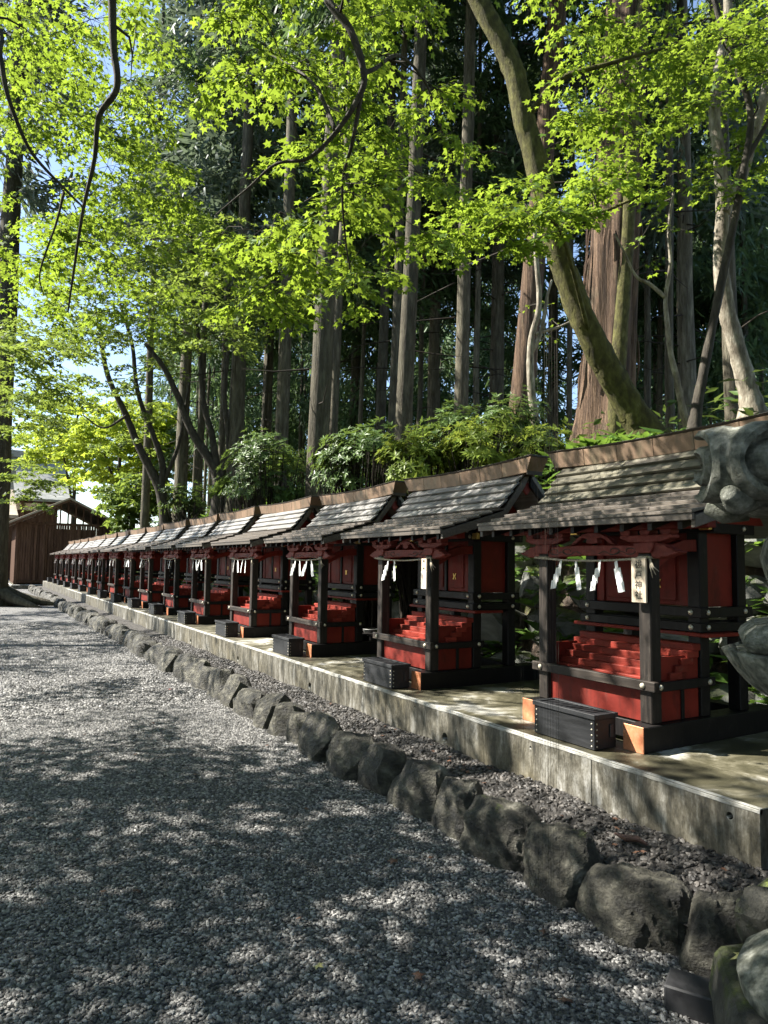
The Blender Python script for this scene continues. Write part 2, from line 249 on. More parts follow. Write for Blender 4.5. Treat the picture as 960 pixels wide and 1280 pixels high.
# ------------------------------------------------------------------ object helpers
def link(name, data, parent=None, mat=None, loc=None, rot=None):
    o = bpy.data.objects.new(name, data); col.objects.link(o)
    if parent is not None: o.parent = parent
    if mat is not None and data is not None and not data.materials: data.materials.append(MAT[mat])
    if loc is not None: o.location = loc
    if rot is not None: o.rotation_euler = rot
    return o
def tag(o, label=None, cat=None, group=None, kind=None):
    if label: o['label'] = label
    if cat: o['category'] = cat
    if group: o['group'] = group
    if kind: o['kind'] = kind
    return o
def thing(name, label, cat, loc=(0, 0, 0), group=None, rz=0.0):
    o = bpy.data.objects.new(name, None); col.objects.link(o); o.location = loc; o.rotation_euler = (0, 0, rz)
    o.empty_display_size = 0.2
    return tag(o, label, cat, group)
def mesh_np(name, V, Fs, smooth=False):
    """V (n,3), Fs list of face index arrays of equal width per array"""
    me = bpy.data.meshes.new(name)
    V = np.asarray(V, np.float32)
    Fs = [np.asarray(f, np.int32) for f in Fs if len(f)]
    me.vertices.add(len(V)); me.vertices.foreach_set('co', V.ravel())
    nl = sum(f.size for f in Fs); npoly = sum(len(f) for f in Fs)
    me.loops.add(nl); me.loops.foreach_set('vertex_index', np.concatenate([f.ravel() for f in Fs]))
    me.polygons.add(npoly)
    tot = np.concatenate([np.full(len(f), f.shape[1], np.int32) for f in Fs])
    me.polygons.foreach_set('loop_start', np.concatenate([[0], np.cumsum(tot)[:-1]]).astype(np.int32))
    if smooth: me.polygons.foreach_set('use_smooth', np.ones(npoly, bool))
    me.update(calc_edges=True); me.validate()
    return me
class MB:
    def __init__(s): s.V = []; s.Q = []; s.T = []; s.N = []; s.n = 0
    def add(s, V, Q=None, T=None, N=None):
        V = np.asarray(V, float).reshape(-1, 3); s.V.append(V)
        if Q is not None and len(Q): s.Q.append(np.asarray(Q, int)+s.n)
        if T is not None and len(T): s.T.append(np.asarray(T, int)+s.n)
        if N is not None: s.N += [[i+s.n for i in f] for f in N]
        s.n += len(V); return s
    def tube(s, P, R, k=8, cap=True, jitter=0.0):
        P = np.asarray(P, float); R = np.broadcast_to(np.asarray(R, float), (len(P),))
        T = np.gradient(P, axis=0); T /= np.linalg.norm(T, axis=1)[:, None]+1e-9
        ref = np.array([0.31, 0.83, 0.46]) if abs(T[0] @ np.array([0.31, 0.83, 0.46])) < 0.9 else np.array([1.0, 0, 0])
        a = np.cross(T, ref); a /= np.linalg.norm(a, axis=1)[:, None]; b = np.cross(T, a)
        th = np.arange(k)*2*pi/k
        ring = np.cos(th)[None, :, None]*a[:, None]+np.sin(th)[None, :, None]*b[:, None]
        rr = R[:, None, None]*(1+jitter*rng.normal(0, 1, (len(P), k, 1)) if jitter else 1)
        V = (P[:, None]+ring*rr).reshape(-1, 3)
        i = np.arange(len(P)-1)[:, None]*k; j = np.arange(k)[None]; j2 = (j+1) % k
        Q = np.stack([i+j, i+j2, i+k+j2, i+k+j], -1).reshape(-1, 4)
        N = [list(range(k))[::-1], list(range((len(P)-1)*k, len(P)*k))] if cap else None
        return s.add(V, Q, None, N)
    def box(s, x0, x1, y0, y1, z0, z1):
        V = [(x, y, z) for z in (z0, z1) for y in (y0, y1) for x in (x0, x1)]
        return s.add(V, [(0, 2, 3, 1), (4, 5, 7, 6), (0, 1, 5, 4), (2, 6, 7, 3), (0, 4, 6, 2), (1, 3, 7, 5)])
    def prism(s, poly, a0, a1, axis='y'):
        """extrude a polygon; axis y: poly=(x,z); axis x: poly=(y,z); axis z: poly=(x,y)"""
        n = len(poly); V = []
        for a in (a0, a1):
            for p, q in poly: V.append((p, a, q) if axis == 'y' else (a, p, q) if axis == 'x' else (p, q, a))
        Q = [(i, (i+1) % n, n+(i+1) % n, n+i) for i in range(n)]
        return s.add(V, Q, None, [list(range(n))[::-1], list(range(n, 2*n))])
    def lathe(s, prof, k=24, c=(0, 0, 0), mod=None):
        V = []
        for r, z in prof:
            for j in range(k):
                t = 2*pi*j/k; rr = r*(mod(t, z) if mod else 1); V.append((c[0]+rr*cos(t), c[1]+rr*sin(t), c[2]+z))
        Q = [(i*k+j, i*k+(j+1) % k, (i+1)*k+(j+1) % k, (i+1)*k+j) for i in range(len(prof)-1) for j in range(k)]
        return s.add(V, Q, None, [list(range(k))[::-1], list(range((len(prof)-1)*k, len(prof)*k))])
    def mesh(s, name, smooth=False, bevel=0.0, fix=True):
        V = np.concatenate(s.V) if s.V else np.zeros((0, 3))
        if s.N or bevel or fix:
            faces = [list(map(int, f)) for q in s.Q for f in q]+[list(map(int, f)) for t in s.T for f in t]+s.N
            me = bpy.data.meshes.new(name); me.from_pydata([tuple(v) for v in V], [], faces)
            bm = bmesh.new(); bm.from_mesh(me); bmesh.ops.recalc_face_normals(bm, faces=bm.faces)
            if bevel:
                bmesh.ops.bevel(bm, geom=[e for e in bm.edges if e.is_manifold and e.calc_face_angle(0) > 0.5], offset=bevel, segments=1, affect='EDGES')
            bm.to_mesh(me); bm.free()
            if smooth: me.polygons.foreach_set('use_smooth', np.ones(len(me.polygons), bool))
            return me
        Fs = []
        if s.Q: Fs.append(np.concatenate(s.Q))
        if s.T: Fs.append(np.concatenate(s.T))
        return mesh_np(name, V, Fs, smooth)
def boxmesh(name, x0, x1, y0, y1, z0, z1, bevel=0.004): return MB().box(x0, x1, y0, y1, z0, z1).mesh(name, bevel=bevel)
def copy_tree(o, parent=None, skip=()):
    c = o.copy(); col.objects.link(c); c.parent = parent
    for ch in o.children:
        if ch.name.split('.')[0] in skip: continue
        copy_tree(ch, c, skip)
    return c
def shade_auto(me, ang=40):
    me.polygons.foreach_set('use_smooth', np.ones(len(me.polygons), bool))
    bm = bmesh.new(); bm.from_mesh(me)
    for e in bm.edges: e.smooth = e.calc_face_angle(0) < radians(ang)
    bm.to_mesh(me); bm.free()

# ------------------------------------------------------------------ large structure: ground, bank, platform
PLAT_Z, PLAT_X0, PLAT_X1, PLAT_Y0, PLAT_Y1 = 0.48, 3.23, 5.35, 1.99, 41.2
def sm(a, b, x): t = np.clip((x-a)/(b-a), 0, 1); return t*t*(3-2*t)
def bank_z(X, Y):
    X = np.asarray(X, float); Y = np.asarray(Y, float)
    w = 0.18*np.sin(Y*0.7)+0.1*np.sin(Y*1.9+1)
    s0 = 5.55+1.3*sm(2.6, 0.5, Y)
    z = 0.30+2.55*sm(s0+w, s0+1.15+w, X)
    z = z+0.22*np.clip(X-6.7, 0, 5)-0.10*np.clip(X-13, 0, 40)-0.12*np.clip(X-20, 0, 60)
    z = z+0.10*np.sin(X*1.3+Y*0.8)*sm(6, 8, X)+0.06*np.sin(X*3.1-Y*2.3)*sm(5.6, 6.5, X)
    z = z*sm(56, 46, Y)+0.15*(1-sm(56, 46, Y))
    return z
g = MB().add([(-160, -60, 0), (160, -60, 0), (160, 260, 0), (-160, 260, 0)], [(0, 1, 2, 3)]).mesh('ground')
tag(link('ground', g, None, 'gravelbase'), kind='structure')
def grid_mesh(name, xs, ys, fz, smooth=True):
    X, Y = np.meshgrid(xs, ys); V = np.stack([X, Y, fz(X, Y)], -1).reshape(-1, 3)
    nx, ny = len(xs), len(ys)
    i = np.arange(ny-1)[:, None]*nx+np.arange(nx-1)[None]
    Q = np.stack([i, i+1, i+1+nx, i+nx], -1).reshape(-1, 4)
    return mesh_np(name, V, [Q], smooth)
xs = np.concatenate([np.linspace(3.4, 5.4, 8), np.linspace(5.5, 9, 40), np.linspace(9.3, 16, 24), np.linspace(17, 70, 30)])
ys = np.concatenate([np.linspace(-14, 1, 20), np.linspace(1.2, 16, 90), np.linspace(16.5, 60, 80)])
def bz(X, Y): return bank_z(X, Y)+0.03*np.sin(X*9+Y*7)*np.sin(Y*11-X*5)-2.5*sm(12, 30, X)
BANKZ = bz
bank = tag(link('bank', grid_mesh('bank', xs, ys, bz), None, 'soil'), kind='structure')
# gravel bed between edging stones and platform
def bedz(X, Y): return 0.135+0.06*sm(2.75, 3.2, X)+0.012*np.sin(Y*5+X*3)
bed = tag(link('border_bed', grid_mesh('border_bed', np.linspace(2.62, 3.42, 9), np.linspace(0.2, 42, 200), bedz), None, 'bed'), kind='structure')

plat = thing('concrete_platform', 'long stained concrete platform carrying the row of red shrines', 'platform', (0, 0, 0))
def platform_mesh():
    pm = MB().box(PLAT_X0, PLAT_X1, PLAT_Y0, PLAT_Y1, -0.1, PLAT_Z).mesh('slab', bevel=0.0)
    o = link('slab', pm)
    cut = MB()
    for y, z, r in [(2.143, 0.405, 0.017), (4.52, 0.265, 0.034), (7.05, 0.27, 0.034), (9.45, 0.27, 0.034), (11.9, 0.27, 0.034), (3.55, 0.41, 0.008), (4.95, 0.42, 0.008)]:
        cut.tube([(PLAT_X0-0.1, y, z), (PLAT_X0+0.22, y, z)], r, 16)
    for y in (3.02, 5.42, 7.85, 10.2, 12.6, 15.0, 17.4, 19.8, 22.2, 24.6): cut.box(PLAT_X0-0.1, PLAT_X0+0.012, y, y+0.006, -0.2, 0.6)
    c = link('cutter', cut.mesh('cutter'))
    md = o.modifiers.new('b', 'BOOLEAN'); md.object = c; md.operation = 'DIFFERENCE'; md.solver = 'EXACT'
    bv = o.modifiers.new('v', 'BEVEL'); bv.width = 0.022; bv.segments = 2; bv.limit_method = 'ANGLE'; bv.angle_limit = radians(50)
    dg = bpy.context.evaluated_depsgraph_get(); me = bpy.data.meshes.new_from_object(o.evaluated_get(dg))
    bpy.data.objects.remove(o); bpy.data.objects.remove(c); me.name = 'slab'; return me
link('slab', platform_mesh(), plat, 'concrete')
def edge_strip():      # bare, worn cement arris along the front edge
    ys_ = np.arange(PLAT_Y0, 30, 0.05); V = []
    for y in ys_:
        a_ = 0.026+0.007*mnoise.noise(Vector((y*2.1, 3, 1)))+0.004*mnoise.noise(Vector((y*9, 7, 1))); h_ = 0.020+0.006*mnoise.noise(Vector((y*3.3, 9, 4)))+0.004*mnoise.noise(Vector((y*11, 1, 4)))
        V += [(PLAT_X0-0.003, y, PLAT_Z-h_), (PLAT_X0-0.002, y, PLAT_Z-0.006), (PLAT_X0+0.005, y, PLAT_Z+0.003), (PLAT_X0+a_, y, PLAT_Z+0.003), (PLAT_X0+a_, y, PLAT_Z-0.02), (PLAT_X0+0.01, y, PLAT_Z-0.03)]
    n_ = len(ys_); Q = [(6*i+a, 6*i+(a+1) % 6, 6*i+6+(a+1) % 6, 6*i+6+a) for i in range(n_-1) for a in range(6)]
    return MB().add(V, Q, None, [list(range(6)), [6*n_-6+a for a in range(6)]]).mesh('worn_edge')
link('worn_edge', edge_strip(), plat, 'arris')

# ------------------------------------------------------------------ rocks
def rock_mesh(name, sx, sy, sz, seed, sub=3, p=3.2, rough=0.16, flat_top=0.0):
    bm = bmesh.new(); bmesh.ops.create_icosphere(bm, subdivisions=sub, radius=1.0)
    off = Vector((seed*7.13, seed*3.71, seed*1.93)); r2 = random.Random(seed)
    planes = []
    for _ in range(11):
        v = Vector((r2.uniform(-1, 1), r2.uniform(-1, 1), r2.uniform(-0.6, 1))).normalized(); planes.append((v, r2.uniform(0.70, 1.0) if p < 4 else r2.uniform(0.82, 1.25)))
    for v in bm.verts:
        c = v.co.copy(); l = (abs(c.x)**p+abs(c.y)**p+abs(c.z)**p)**(1/p); c = c/l
        for n, d in planes:
            e = c.dot(n)-d
            if e > 0: c -= n*e*0.97
        nv = mnoise.fractal(c*1.3+off, 0.9, 2.1, 5); c *= 1+rough*nv
        c += v.co*0.040*mnoise.fractal(c*4.5+off, 0.75, 2.2, 6)
        if flat_top and c.z > flat_top: c.z = flat_top+(c.z-flat_top)*0.25
        v.co = Vector((c.x*sx, c.y*sy, c.z*sz))
    me = bpy.data.meshes.new(name); bm.to_mesh(me); bm.free()
    shade_auto(me, 22); return me

border = thing('stone_border', 'row of rough dark stones edging the gravel path below the concrete platform', 'stone border', (2.62, 1.7, 0))
edges = [1.70, 1.96, 2.46, 2.80, 3.32, 3.70, 4.18, 4.63, 5.14, 5.655, 6.047, 6.442, 6.835, 7.50, 7.98, 8.55, 9.19, 9.74, 10.31]
while edges[-1] < 40: edges.append(edges[-1]+random.uniform(0.38, 0.68))
far_rocks = [rock_mesh('stone', 0.17, 0.29, 0.24, 100+i, 3, 5.0, 0.10) for i in range(8)]
for i in range(len(edges)-1):
    y0, y1 = edges[i], edges[i+1]; hw = (y1-y0)/2
    if i < 18:
        me = rock_mesh('stone', 0.155+random.uniform(-.02, .02), hw*1.0, 0.235+random.uniform(-.03, .03), i+1, 5 if i < 5 else 4 if i < 9 else 3, 5.5, 0.10)
        s = link('stone', me, border, 'stone')
    else:
        s = link('stone', far_rocks[i % 8], border, 'stone'); s.scale = (random.uniform(.9, 1.1), hw*1.06/0.29, random.uniform(.85, 1.1))
    s.location = (2.64+random.uniform(-.03, .03)-2.62, (y0+y1)/2-1.7, 0.045+random.uniform(-.02, .02))
    s.rotation_euler = (random.uniform(-.16, .16), random.uniform(0.0, .22), random.uniform(-.2, .2))

# boulders of the retaining bank behind the shrines
wallr = thing('rock_retaining_wall', 'mossy piled boulders holding the bank behind the shrines', 'rock wall', (5.7, 3, 0.3))
brm = [rock_mesh('boulder', 0.36, 0.36, 0.26, 200+i, 2, 2.6) for i in range(8)]
for r_ in range(5):
    y = 0.6
    while y < 40:
        w = random.uniform(0.5, 0.95); xx = 5.62+0.22*r_+1.3*float(sm(2.6, 0.5, y+w/2))+random.uniform(-.06, .06)+0.18*sin(y*0.7)
        b_ = link('boulder', brm[random.randrange(8)], wallr, 'bankrock')
        b_.location = (xx-5.7, y+w/2-3, 0.42+0.46*r_+random.uniform(-.06, .06)-0.3)
        b_.scale = (random.uniform(.8, 1.15), w/0.66, random.uniform(.8, 1.15)); b_.rotation_euler = (random.uniform(-.25, .25), random.uniform(-.25, .25), random.uniform(-.4, .4))
        y += w*random.uniform(0.98, 1.15)
        if y > 22: y += 0.2

# ------------------------------------------------------------------ leaves, branches, trees
def leaf_template(kind):
    if kind == 'maple':
        ang = [-118, -84, -58, -30, 0, 30, 58, 84, 118]; rad = [0.52, 0.40, 0.84, 0.47, 1.0, 0.47, 0.84, 0.40, 0.52]
        P = [(0, 0, 0)]+[(r*sin(radians(a)), r*cos(radians(a)), -0.16*r*r) for a, r in zip(ang, rad)]
        return np.array(P), np.array([(0, i+1, i) for i in range(1, 9)])
    if kind == 'star':   # lighter far version
        P = [(0, -0.1, 0), (0.75, 0.0, -0.1), (0.3, 0.3, 0), (0, 1.0, -0.15), (-0.3, 0.3, 0), (-0.75, 0.0, -0.1)]
        return np.array(P), np.array([(0, 1, 2), (0, 2, 4), (2, 3, 4), (0, 4, 5)])
    if kind == 'lance':
        P = [(0, 0, 0), (0.16, 0.4, 0.03), (0, 1, -0.12), (-0.16, 0.4, 0.03), (0, 0.45, -0.03)]
        return np.array(P), np.array([(0, 1, 4), (1, 2, 4), (2, 3, 4), (3, 0, 4)])
    if kind == 'blade':
        P = [(-0.10, 0, 0), (0.10, 0, 0), (0.07, 0.6, -0.05), (0, 1, -0.2)]
        return np.array(P), np.array([(0, 1, 2), (0, 2, 3)])
def leaf_cloud(name, pos, ydir, ndir, size, kind):
    """pos, ydir (pointing), ndir (face normal) all (N,3)"""
    TV, TF = leaf_template(kind)
    y = ydir/(np.linalg.norm(ydir, axis=1)[:, None]+1e-9)
    x = np.cross(y, ndir); x /= np.linalg.norm(x, axis=1)[:, None]+1e-9
    z = np.cross(x, y)
    N = len(pos); s = np.broadcast_to(np.asarray(size, float), (N,))[:, None, None]
    V = pos[:, None]+s*(TV[None, :, 0:1]*x[:, None]+TV[None, :, 1:2]*y[:, None]+TV[None, :, 2:3]*z[:, None])
    Fc = TF[None]+np.arange(N)[:, None, None]*len(TV)
    return mesh_np(name, V.reshape(-1, 3), [Fc.reshape(-1, 3)])
def nrm(a): return a/(np.linalg.norm(a, axis=-1, keepdims=True)+1e-9)
def smooth_poly(P, n=6):
    P = np.asarray(P, float); out = []
    Q = np.vstack([2*P[0]-P[1], P, 2*P[-1]-P[-2]])
    for i in range(1, len(Q)-2):
        for t in np.linspace(0, 1, n, endpoint=False):
            a, b, c, d = Q[i-1], Q[i], Q[i+1], Q[i+2]
            out.append(0.5*((2*b)+(-a+c)*t+(2*a-5*b+4*c-d)*t*t+(-a+3*b-3*c+d)*t**3))
    out.append(P[-1]); return np.array(out)

def broadleaf(name, label, cat, limbs, sprays, leaf_size, leafm, barkm, kind='maple', per=45, group=None, flat=0.35, trunk_sides=14, singles=0, twigs=True, droop=0.25, spread=1.0):
    """limbs: list of (points, r0, r1), the first is the trunk. sprays: (N,4) xyz + radius"""
    base = np.asarray(limbs[0][0][0], float)
    root = thing(name, label, cat, tuple(base), group)
    nodes = []; rad = []
    for li, (P, r0, r1) in enumerate(limbs):
        S = smooth_poly(P); t = np.linspace(0, 1, len(S)); R = r0+(r1-r0)*t**0.8
        if li == 0: R = R*(1+0.55*np.exp(-t*len(S)/3.0))
        mb = MB().tube(S-base, R, trunk_sides if li == 0 else 9, True, 0.045)
        link('trunk' if li == 0 else 'limb', mb.mesh('trunk', True), root, barkm)
        k = max(1, len(S)//4) if li == 0 else 1
        nodes += list(S[k:]); rad += list(R[k:])
    nodes = np.array(nodes); rad = np.array(rad)
    br = MB(); L = []; 
    if len(sprays):
        sprays = np.asarray(sprays, float)
        d0 = np.array([np.min(np.linalg.norm(nodes-s[:3], axis=1)) for s in sprays])
        for idx in np.argsort(d0):
            c = sprays[idx, :3]; r = sprays[idx, 3]
            dv = c-nodes; dist = np.linalg.norm(dv, axis=1)+0.35*np.maximum(0, -dv[:, 2])
            j = int(np.argmin(dist)); a = nodes[j]; ln = np.linalg.norm(c-a)
            n = max(3, int(ln/0.35)); t = np.linspace(0, 1, n+1)[:, None]
            side = rng.normal(0, 1, 3); side[2] *= 0.4
            path = a+(c-a)*t+side*0.10*ln*np.sin(t*pi)+np.array([0, 0, 0.10*ln])*np.sin(t*pi)
            path[1:-1] += rng.normal(0, 0.022*min(ln, 1.5), (n-1, 3))
            ra = min(rad[j]*0.6, 0.006+0.012*ln); rr = np.linspace(ra, 0.0035, n+1)
            br.tube(path, rr, 5, False)
            nodes = np.vstack([nodes, path[1:]]); rad = np.concatenate([rad, rr[1:]])
            # fan of twigs carrying leaves
            out = c-a; out[2] *= 0.3; out = out/(np.linalg.norm(out)+1e-6)
            nt_ = 5; m = max(1, per//nt_)
            yawb = atan2(out[1], out[0])
            tilt = rng.normal(0, 0.22, 2)
            for q in range(nt_):
                th = yawb+(q-(nt_-1)/2)*0.62*spread+rng.normal(0, 0.18)
                dv2 = np.array([cos(th), sin(th), tilt[0]*cos(th)+tilt[1]*sin(th)-droop*0.5]); dv2 /= np.linalg.norm(dv2)
                tl = r*rng.uniform(0.65, 1.15)
                s_ = np.linspace(0.12, 1, m)[:, None]*tl
                tp = c+dv2*s_+np.array([0, 0, -droop*0.5])*(s_/tl)**2*r
                if twigs: br.tube(np.vstack([c, tp[m//2], tp[-1]]), [0.003, 0.002, 0.001], 3, False)
                lat = np.cross(dv2, [0, 0, 1.0]); sg = np.where(np.arange(m) % 2, 1, -1)[:, None]
                p = tp+lat*sg*rng.uniform(0.02, 0.26, (m, 1))*r+rng.normal(0, 0.05*r, (m, 3))*np.array([1, 1, flat*2])
                yd = dv2+lat*sg*rng.uniform(0.2, 1.4, (m, 1))+rng.normal(0, 0.35, (m, 3)); yd[:, 2] -= droop
                nn = np.array([0, 0, 1.0])+rng.normal(0, flat, (m, 3))
                L.append(np.hstack([p, yd, nn]))
    if br.V: link('branches', br.mesh('branches', True, fix=False), root, 'twig' if barkm != 'palebark' else 'darkbark', loc=tuple(-base))
    if L:
        L = np.concatenate(L); sz = leaf_size*rng.uniform(0.7, 1.25, len(L))
        if singles:
            d = np.linalg.norm(L[:, :3]-CAM, axis=1)
            rel = L[:, :3]-CAM; zc = rel @ fw; u = rel @ rt/zc; v = rel @ up/zc
            score = sz/zc; score[(zc < 0.5) | (np.abs(u) > 0.55) | (np.abs(v) > 0.735)] = 0
            pick = np.argsort(-score)[:singles]
            TV, TF = leaf_template(kind)
            sme = mesh_np('leaf', TV, [TF]); sme.materials.append(MAT['mapleobj'])
            for i in pick:
                y = nrm(L[i, 3:6]); x = nrm(np.cross(y, L[i, 6:9])); z = np.cross(x, y)
                o = bpy.data.objects.new('leaf', sme); col.objects.link(o); o.parent = root
                M4 = Matrix((( x[0], y[0], z[0], 0), (x[1], y[1], z[1], 0), (x[2], y[2], z[2], 0), (0, 0, 0, 1)))
                o.matrix_basis = Matrix.Translation(Vector(L[i, :3]-base)) @ M4 @ Matrix.Scale(sz[i], 4)
            keep = np.ones(len(L), bool); keep[pick] = False; L = L[keep]; sz = sz[keep]
        cr = link('crown', leaf_cloud('crown', L[:, :3]-base, L[:, 3:6], L[:, 6:9], sz, kind), root, leafm)
        cr['kind'] = 'stuff'
    return root

def poly_sprays(poly, n, D0, D1, r, extra=None):
    """n sprays whose centres fill the solid that spans the given outline between two distances"""
    P = np.array(poly, float); lo, hi = P.min(0), P.max(0); out = []
    while len(out) < n:
        q = rng.uniform(lo, hi); ins = False; j = len(P)-1
        for i in range(len(P)):
            if (P[i, 1] > q[1]) != (P[j, 1] > q[1]) and q[0] < (P[j, 0]-P[i, 0])*(q[1]-P[i, 1])/(P[j, 1]-P[i, 1])+P[i, 0]: ins = not ins
            j = i
        if ins: out.append((*at(q[0], q[1], D=rng.uniform(D0, D1)), r*rng.uniform(0.75, 1.25)))
    return out
def box_sprays(n, lo, hi, r):
    return [(*rng.uniform(lo, hi), r*rng.uniform(0.75, 1.25)) for _ in range(n)]
def px_limb(pts, D, r0, r1):
    if not hasattr(D, '__len__'): D = [D]*len(pts)
    return ([at(x, y, D=d) for (x, y), d in zip(pts, D)], r0, r1)

# ------------------------------------------------------------------ shrines
SX0, SY0, SDY = 3.54, 3.43, 2.397
def build_shrine():
    root = thing('shrine', '', 'shrine', (SX0, SY0, PLAT_Z))
    A = lambda n, me, m, p=None: link(n, me, p or root, m)
    B = lambda n, b, m, p=None, bev=0.004: link(n, boxmesh(n, *b, bevel=bev), p or root, m)
    dome = MB().lathe([(0.019, 0), (0.018, 0.006), (0.012, 0.012), (0.004, 0.014)], 10).mesh('bolt', True)
    def bolt(x, y, z, axis):
        o = A('bolt', dome, 'stud'); o.location = (x, y, z)
        o.rotation_euler = {'-x': (0, -pi/2, 0), '-y': (pi/2, 0, 0), '+y': (-pi/2, 0, 0)}[axis]
    # base beams with copper caps
    for s in (1, -1):
        yc = 0.46*s
        bm_ = B('base_beam', (0.0, 1.42, yc-0.075, yc+0.075, 0.0, 0.155), 'black', bev=0.006)
        cp = MB().box(-0.006, 0.0, yc-0.077, yc+0.077, 0.001, 0.157).box(-0.006, 0.05, yc-0.0785, yc-0.0755, 0.003, 0.1585).box(-0.006, 0.05, yc+0.0755, yc+0.0785, 0.003, 0.1585).box(-0.006, 0.05, yc-0.0755, yc+0.0755, 0.1555, 0.1585)
        link('copper_cap', MB().box(-0.007, -0.001, yc-0.078, yc+0.078, 0.0, 0.158).mesh('copper_cap', bevel=0.003), bm_, 'copper')
    B('cross_beam', (0.14, 0.22, -0.386, 0.386, 0.03, 0.145), 'black')
    B('cross_beam', (1.22, 1.32, -0.386, 0.386, 0.02, 0.14), 'black')
    # front posts, rails
    for s in (1, -1):
        A('front_post', boxmesh('front_post', 0.12, 0.215, 0.455*s-0.047, 0.455*s+0.047, 0.1555, 1.215, 0.007), 'post')
    B('front_rail', (0.092, 0.135, -0.545, 0.545, 0.358, 0.420), 'rail')
    for s in (1, -1):
        ys = sorted((0.500*s, 0.528*s)); B('side_rail', (0.137, 0.72, ys[0], ys[1], 0.354, 0.412), 'black')
        bolt(0.092, 0.455*s, 0.389, '-x')
        bolt(0.168, 0.528*s, 0.383, '+y' if s > 0 else '-y'); bolt(0.655, 0.528*s, 0.383, '+y' if s > 0 else '-y')
    B('front_panel', (0.150, 0.168, -0.407, 0.407, 0.156, 0.3575), 'red', bev=0.002)
    for s in (1, -1):
        y0, y1 = sorted((0.462*s, 0.478*s)); B('side_panel', (0.216, 0.605, y0, y1, 0.157, 0.56), 'redside', bev=0.002)
        B('panel_strip', (0.42, 0.45, *sorted((0.479*s, 0.49*s)), 0.157, 0.353), 'black', bev=0.002)
    # steps
    for i in range(6):
        x0 = 0.235+0.060*i; zt = 0.415+0.043*i
        B('step', (x0, x0+0.118, -0.505+0.002*i, 0.505-0.002*i, zt-0.046, zt), 'redstep', bev=0.004)
    # veranda floor with its edge board
    B('veranda_floor', (0.565, 0.90, -0.585, 0.585, 0.676, 0.700), 'redside', bev=0.003)
    # sanctuary posts
    for x in (0.61, 1.03):
        for s in (1, -1):
            A('sanctuary_post', boxmesh('sanctuary_post', x, x+0.095, 0.452*s-0.047, 0.452*s+0.047, 0.1555, 1.47, 0.006), 'black')
    for z0, z1 in ((0.703, 0.765), (0.800, 0.866)):
        B('tie_rail', (0.578, 0.625, -0.53, 0.53, z0, z1), 'black')
        for s in (1, -1):
            B('tie_rail', (0.626, 1.16, *sorted((0.487*s, 0.522*s)), z0-0.002, z1-0.002), 'black')
            zc = (z0+z1)/2; bolt(0.578, 0.452*s, zc, '-x'); bolt(0.66, 0.522*s, zc, '+y' if s > 0 else '-y'); bolt(1.07, 0.522*s, zc, '+y' if s > 0 else '-y')
    B('floor_panel', (0.64, 1.10, -0.44, 0.44, 0.742, 0.772), 'black')
    # doors and walls
    for s in (1, -1):
        d = B('door', (0.645, 0.668, *sorted((0.020*s, 0.330*s)), 0.868, 1.362), 'red', bev=0.004)
        link('door_panel', boxmesh('door_panel', 0.634, 0.643, *sorted((0.050*s, 0.300*s)), 0.90, 1.33, 0.004), d, 'red')
        B('door_jamb', (0.630, 0.672, *sorted((0.332*s, 0.404*s)), 0.868, 1.362), 'redside', bev=0.003)
    B('door_gap_strip', (0.628, 0.675, -0.0185, 0.0185, 0.868, 1.362), 'black', bev=0.002)  # black strip standing in for the dark gap between the two doors
    fit = MB()
    for s in (1, -1):
        fit.prism([(-0.155+0.016*s, 0.985), (-0.155+0.026*s, 0.985), (-0.155+0.012*s, 1.015), (-0.155+0.026*s, 1.045), (-0.155+0.016*s, 1.045), (-0.155+0.001*s, 1.015)], 0.628, 0.6335, 'x')
    A('door_fitting', fit.mesh('door_fitting'), 'gold')
    for s in (1, -1):
        B('wall_panel', (0.706, 1.029, *sorted((0.438*s, 0.456*s)), 0.864, 1.40), 'redside', bev=0.002)
    B('back_wall', (1.05, 1.075, -0.404, 0.404, 0.868, 1.40), 'redside', bev=0.002)
    B('head_beam', (0.598, 0.640, -0.62, 0.62, 1.363, 1.445), 'black')
    for s in (1, -1):
        B('head_beam', (0.642, 1.20, *sorted((0.486*s, 0.524*s)), 1.361, 1.441), 'black')
        bolt(0.66, 0.524*s, 1.401, '+y' if s > 0 else '-y'); bolt(1.07, 0.524*s, 1.401, '+y' if s > 0 else '-y'); bolt(0.598, 0.452*s, 1.404, '-x')
        e = B('beam_end', (0.560, 0.597, *sorted((0.535*s, 0.61*s)), 1.375, 1.435), 'gold', bev=0.003)
    # rainbow beam, carved nosings, brackets, frog-leg strut
    prof = []
    for i in range(17):
        y = -0.407+0.814*i/16; prof.append((y, 1.186+0.016*(1-(y/0.407)**2)))
    prof += [(0.407-0.814*i/16, 1.262+0.010*(1-((0.407-0.814*i/16)/0.407)**2)) for i in range(17)]
    rb = A('rainbow_beam', MB().prism(prof, 0.128, 0.206, 'x').mesh('rainbow_beam', bevel=0.004), 'redcarve')
    cv = MB()
    for s in (1, -1):
        for k in range(2):
            P = [(0.127, s*(0.34-0.13*k)+0.045*cos(t)*s*(1-t/9), 1.232+0.020*sin(t)*(1-t/9)) for t in np.linspace(-2.2, 3.6, 18)]
            cv.tube(P, 0.0035, 5)
        cv.tube([(0.127, s*(0.30-0.02*i), 1.218+0.012*sin(i*0.9)) for i in range(12)], 0.003, 5)
    link('carving', cv.mesh('carving', True), rb, 'ink')['kind'] = 'stuff'
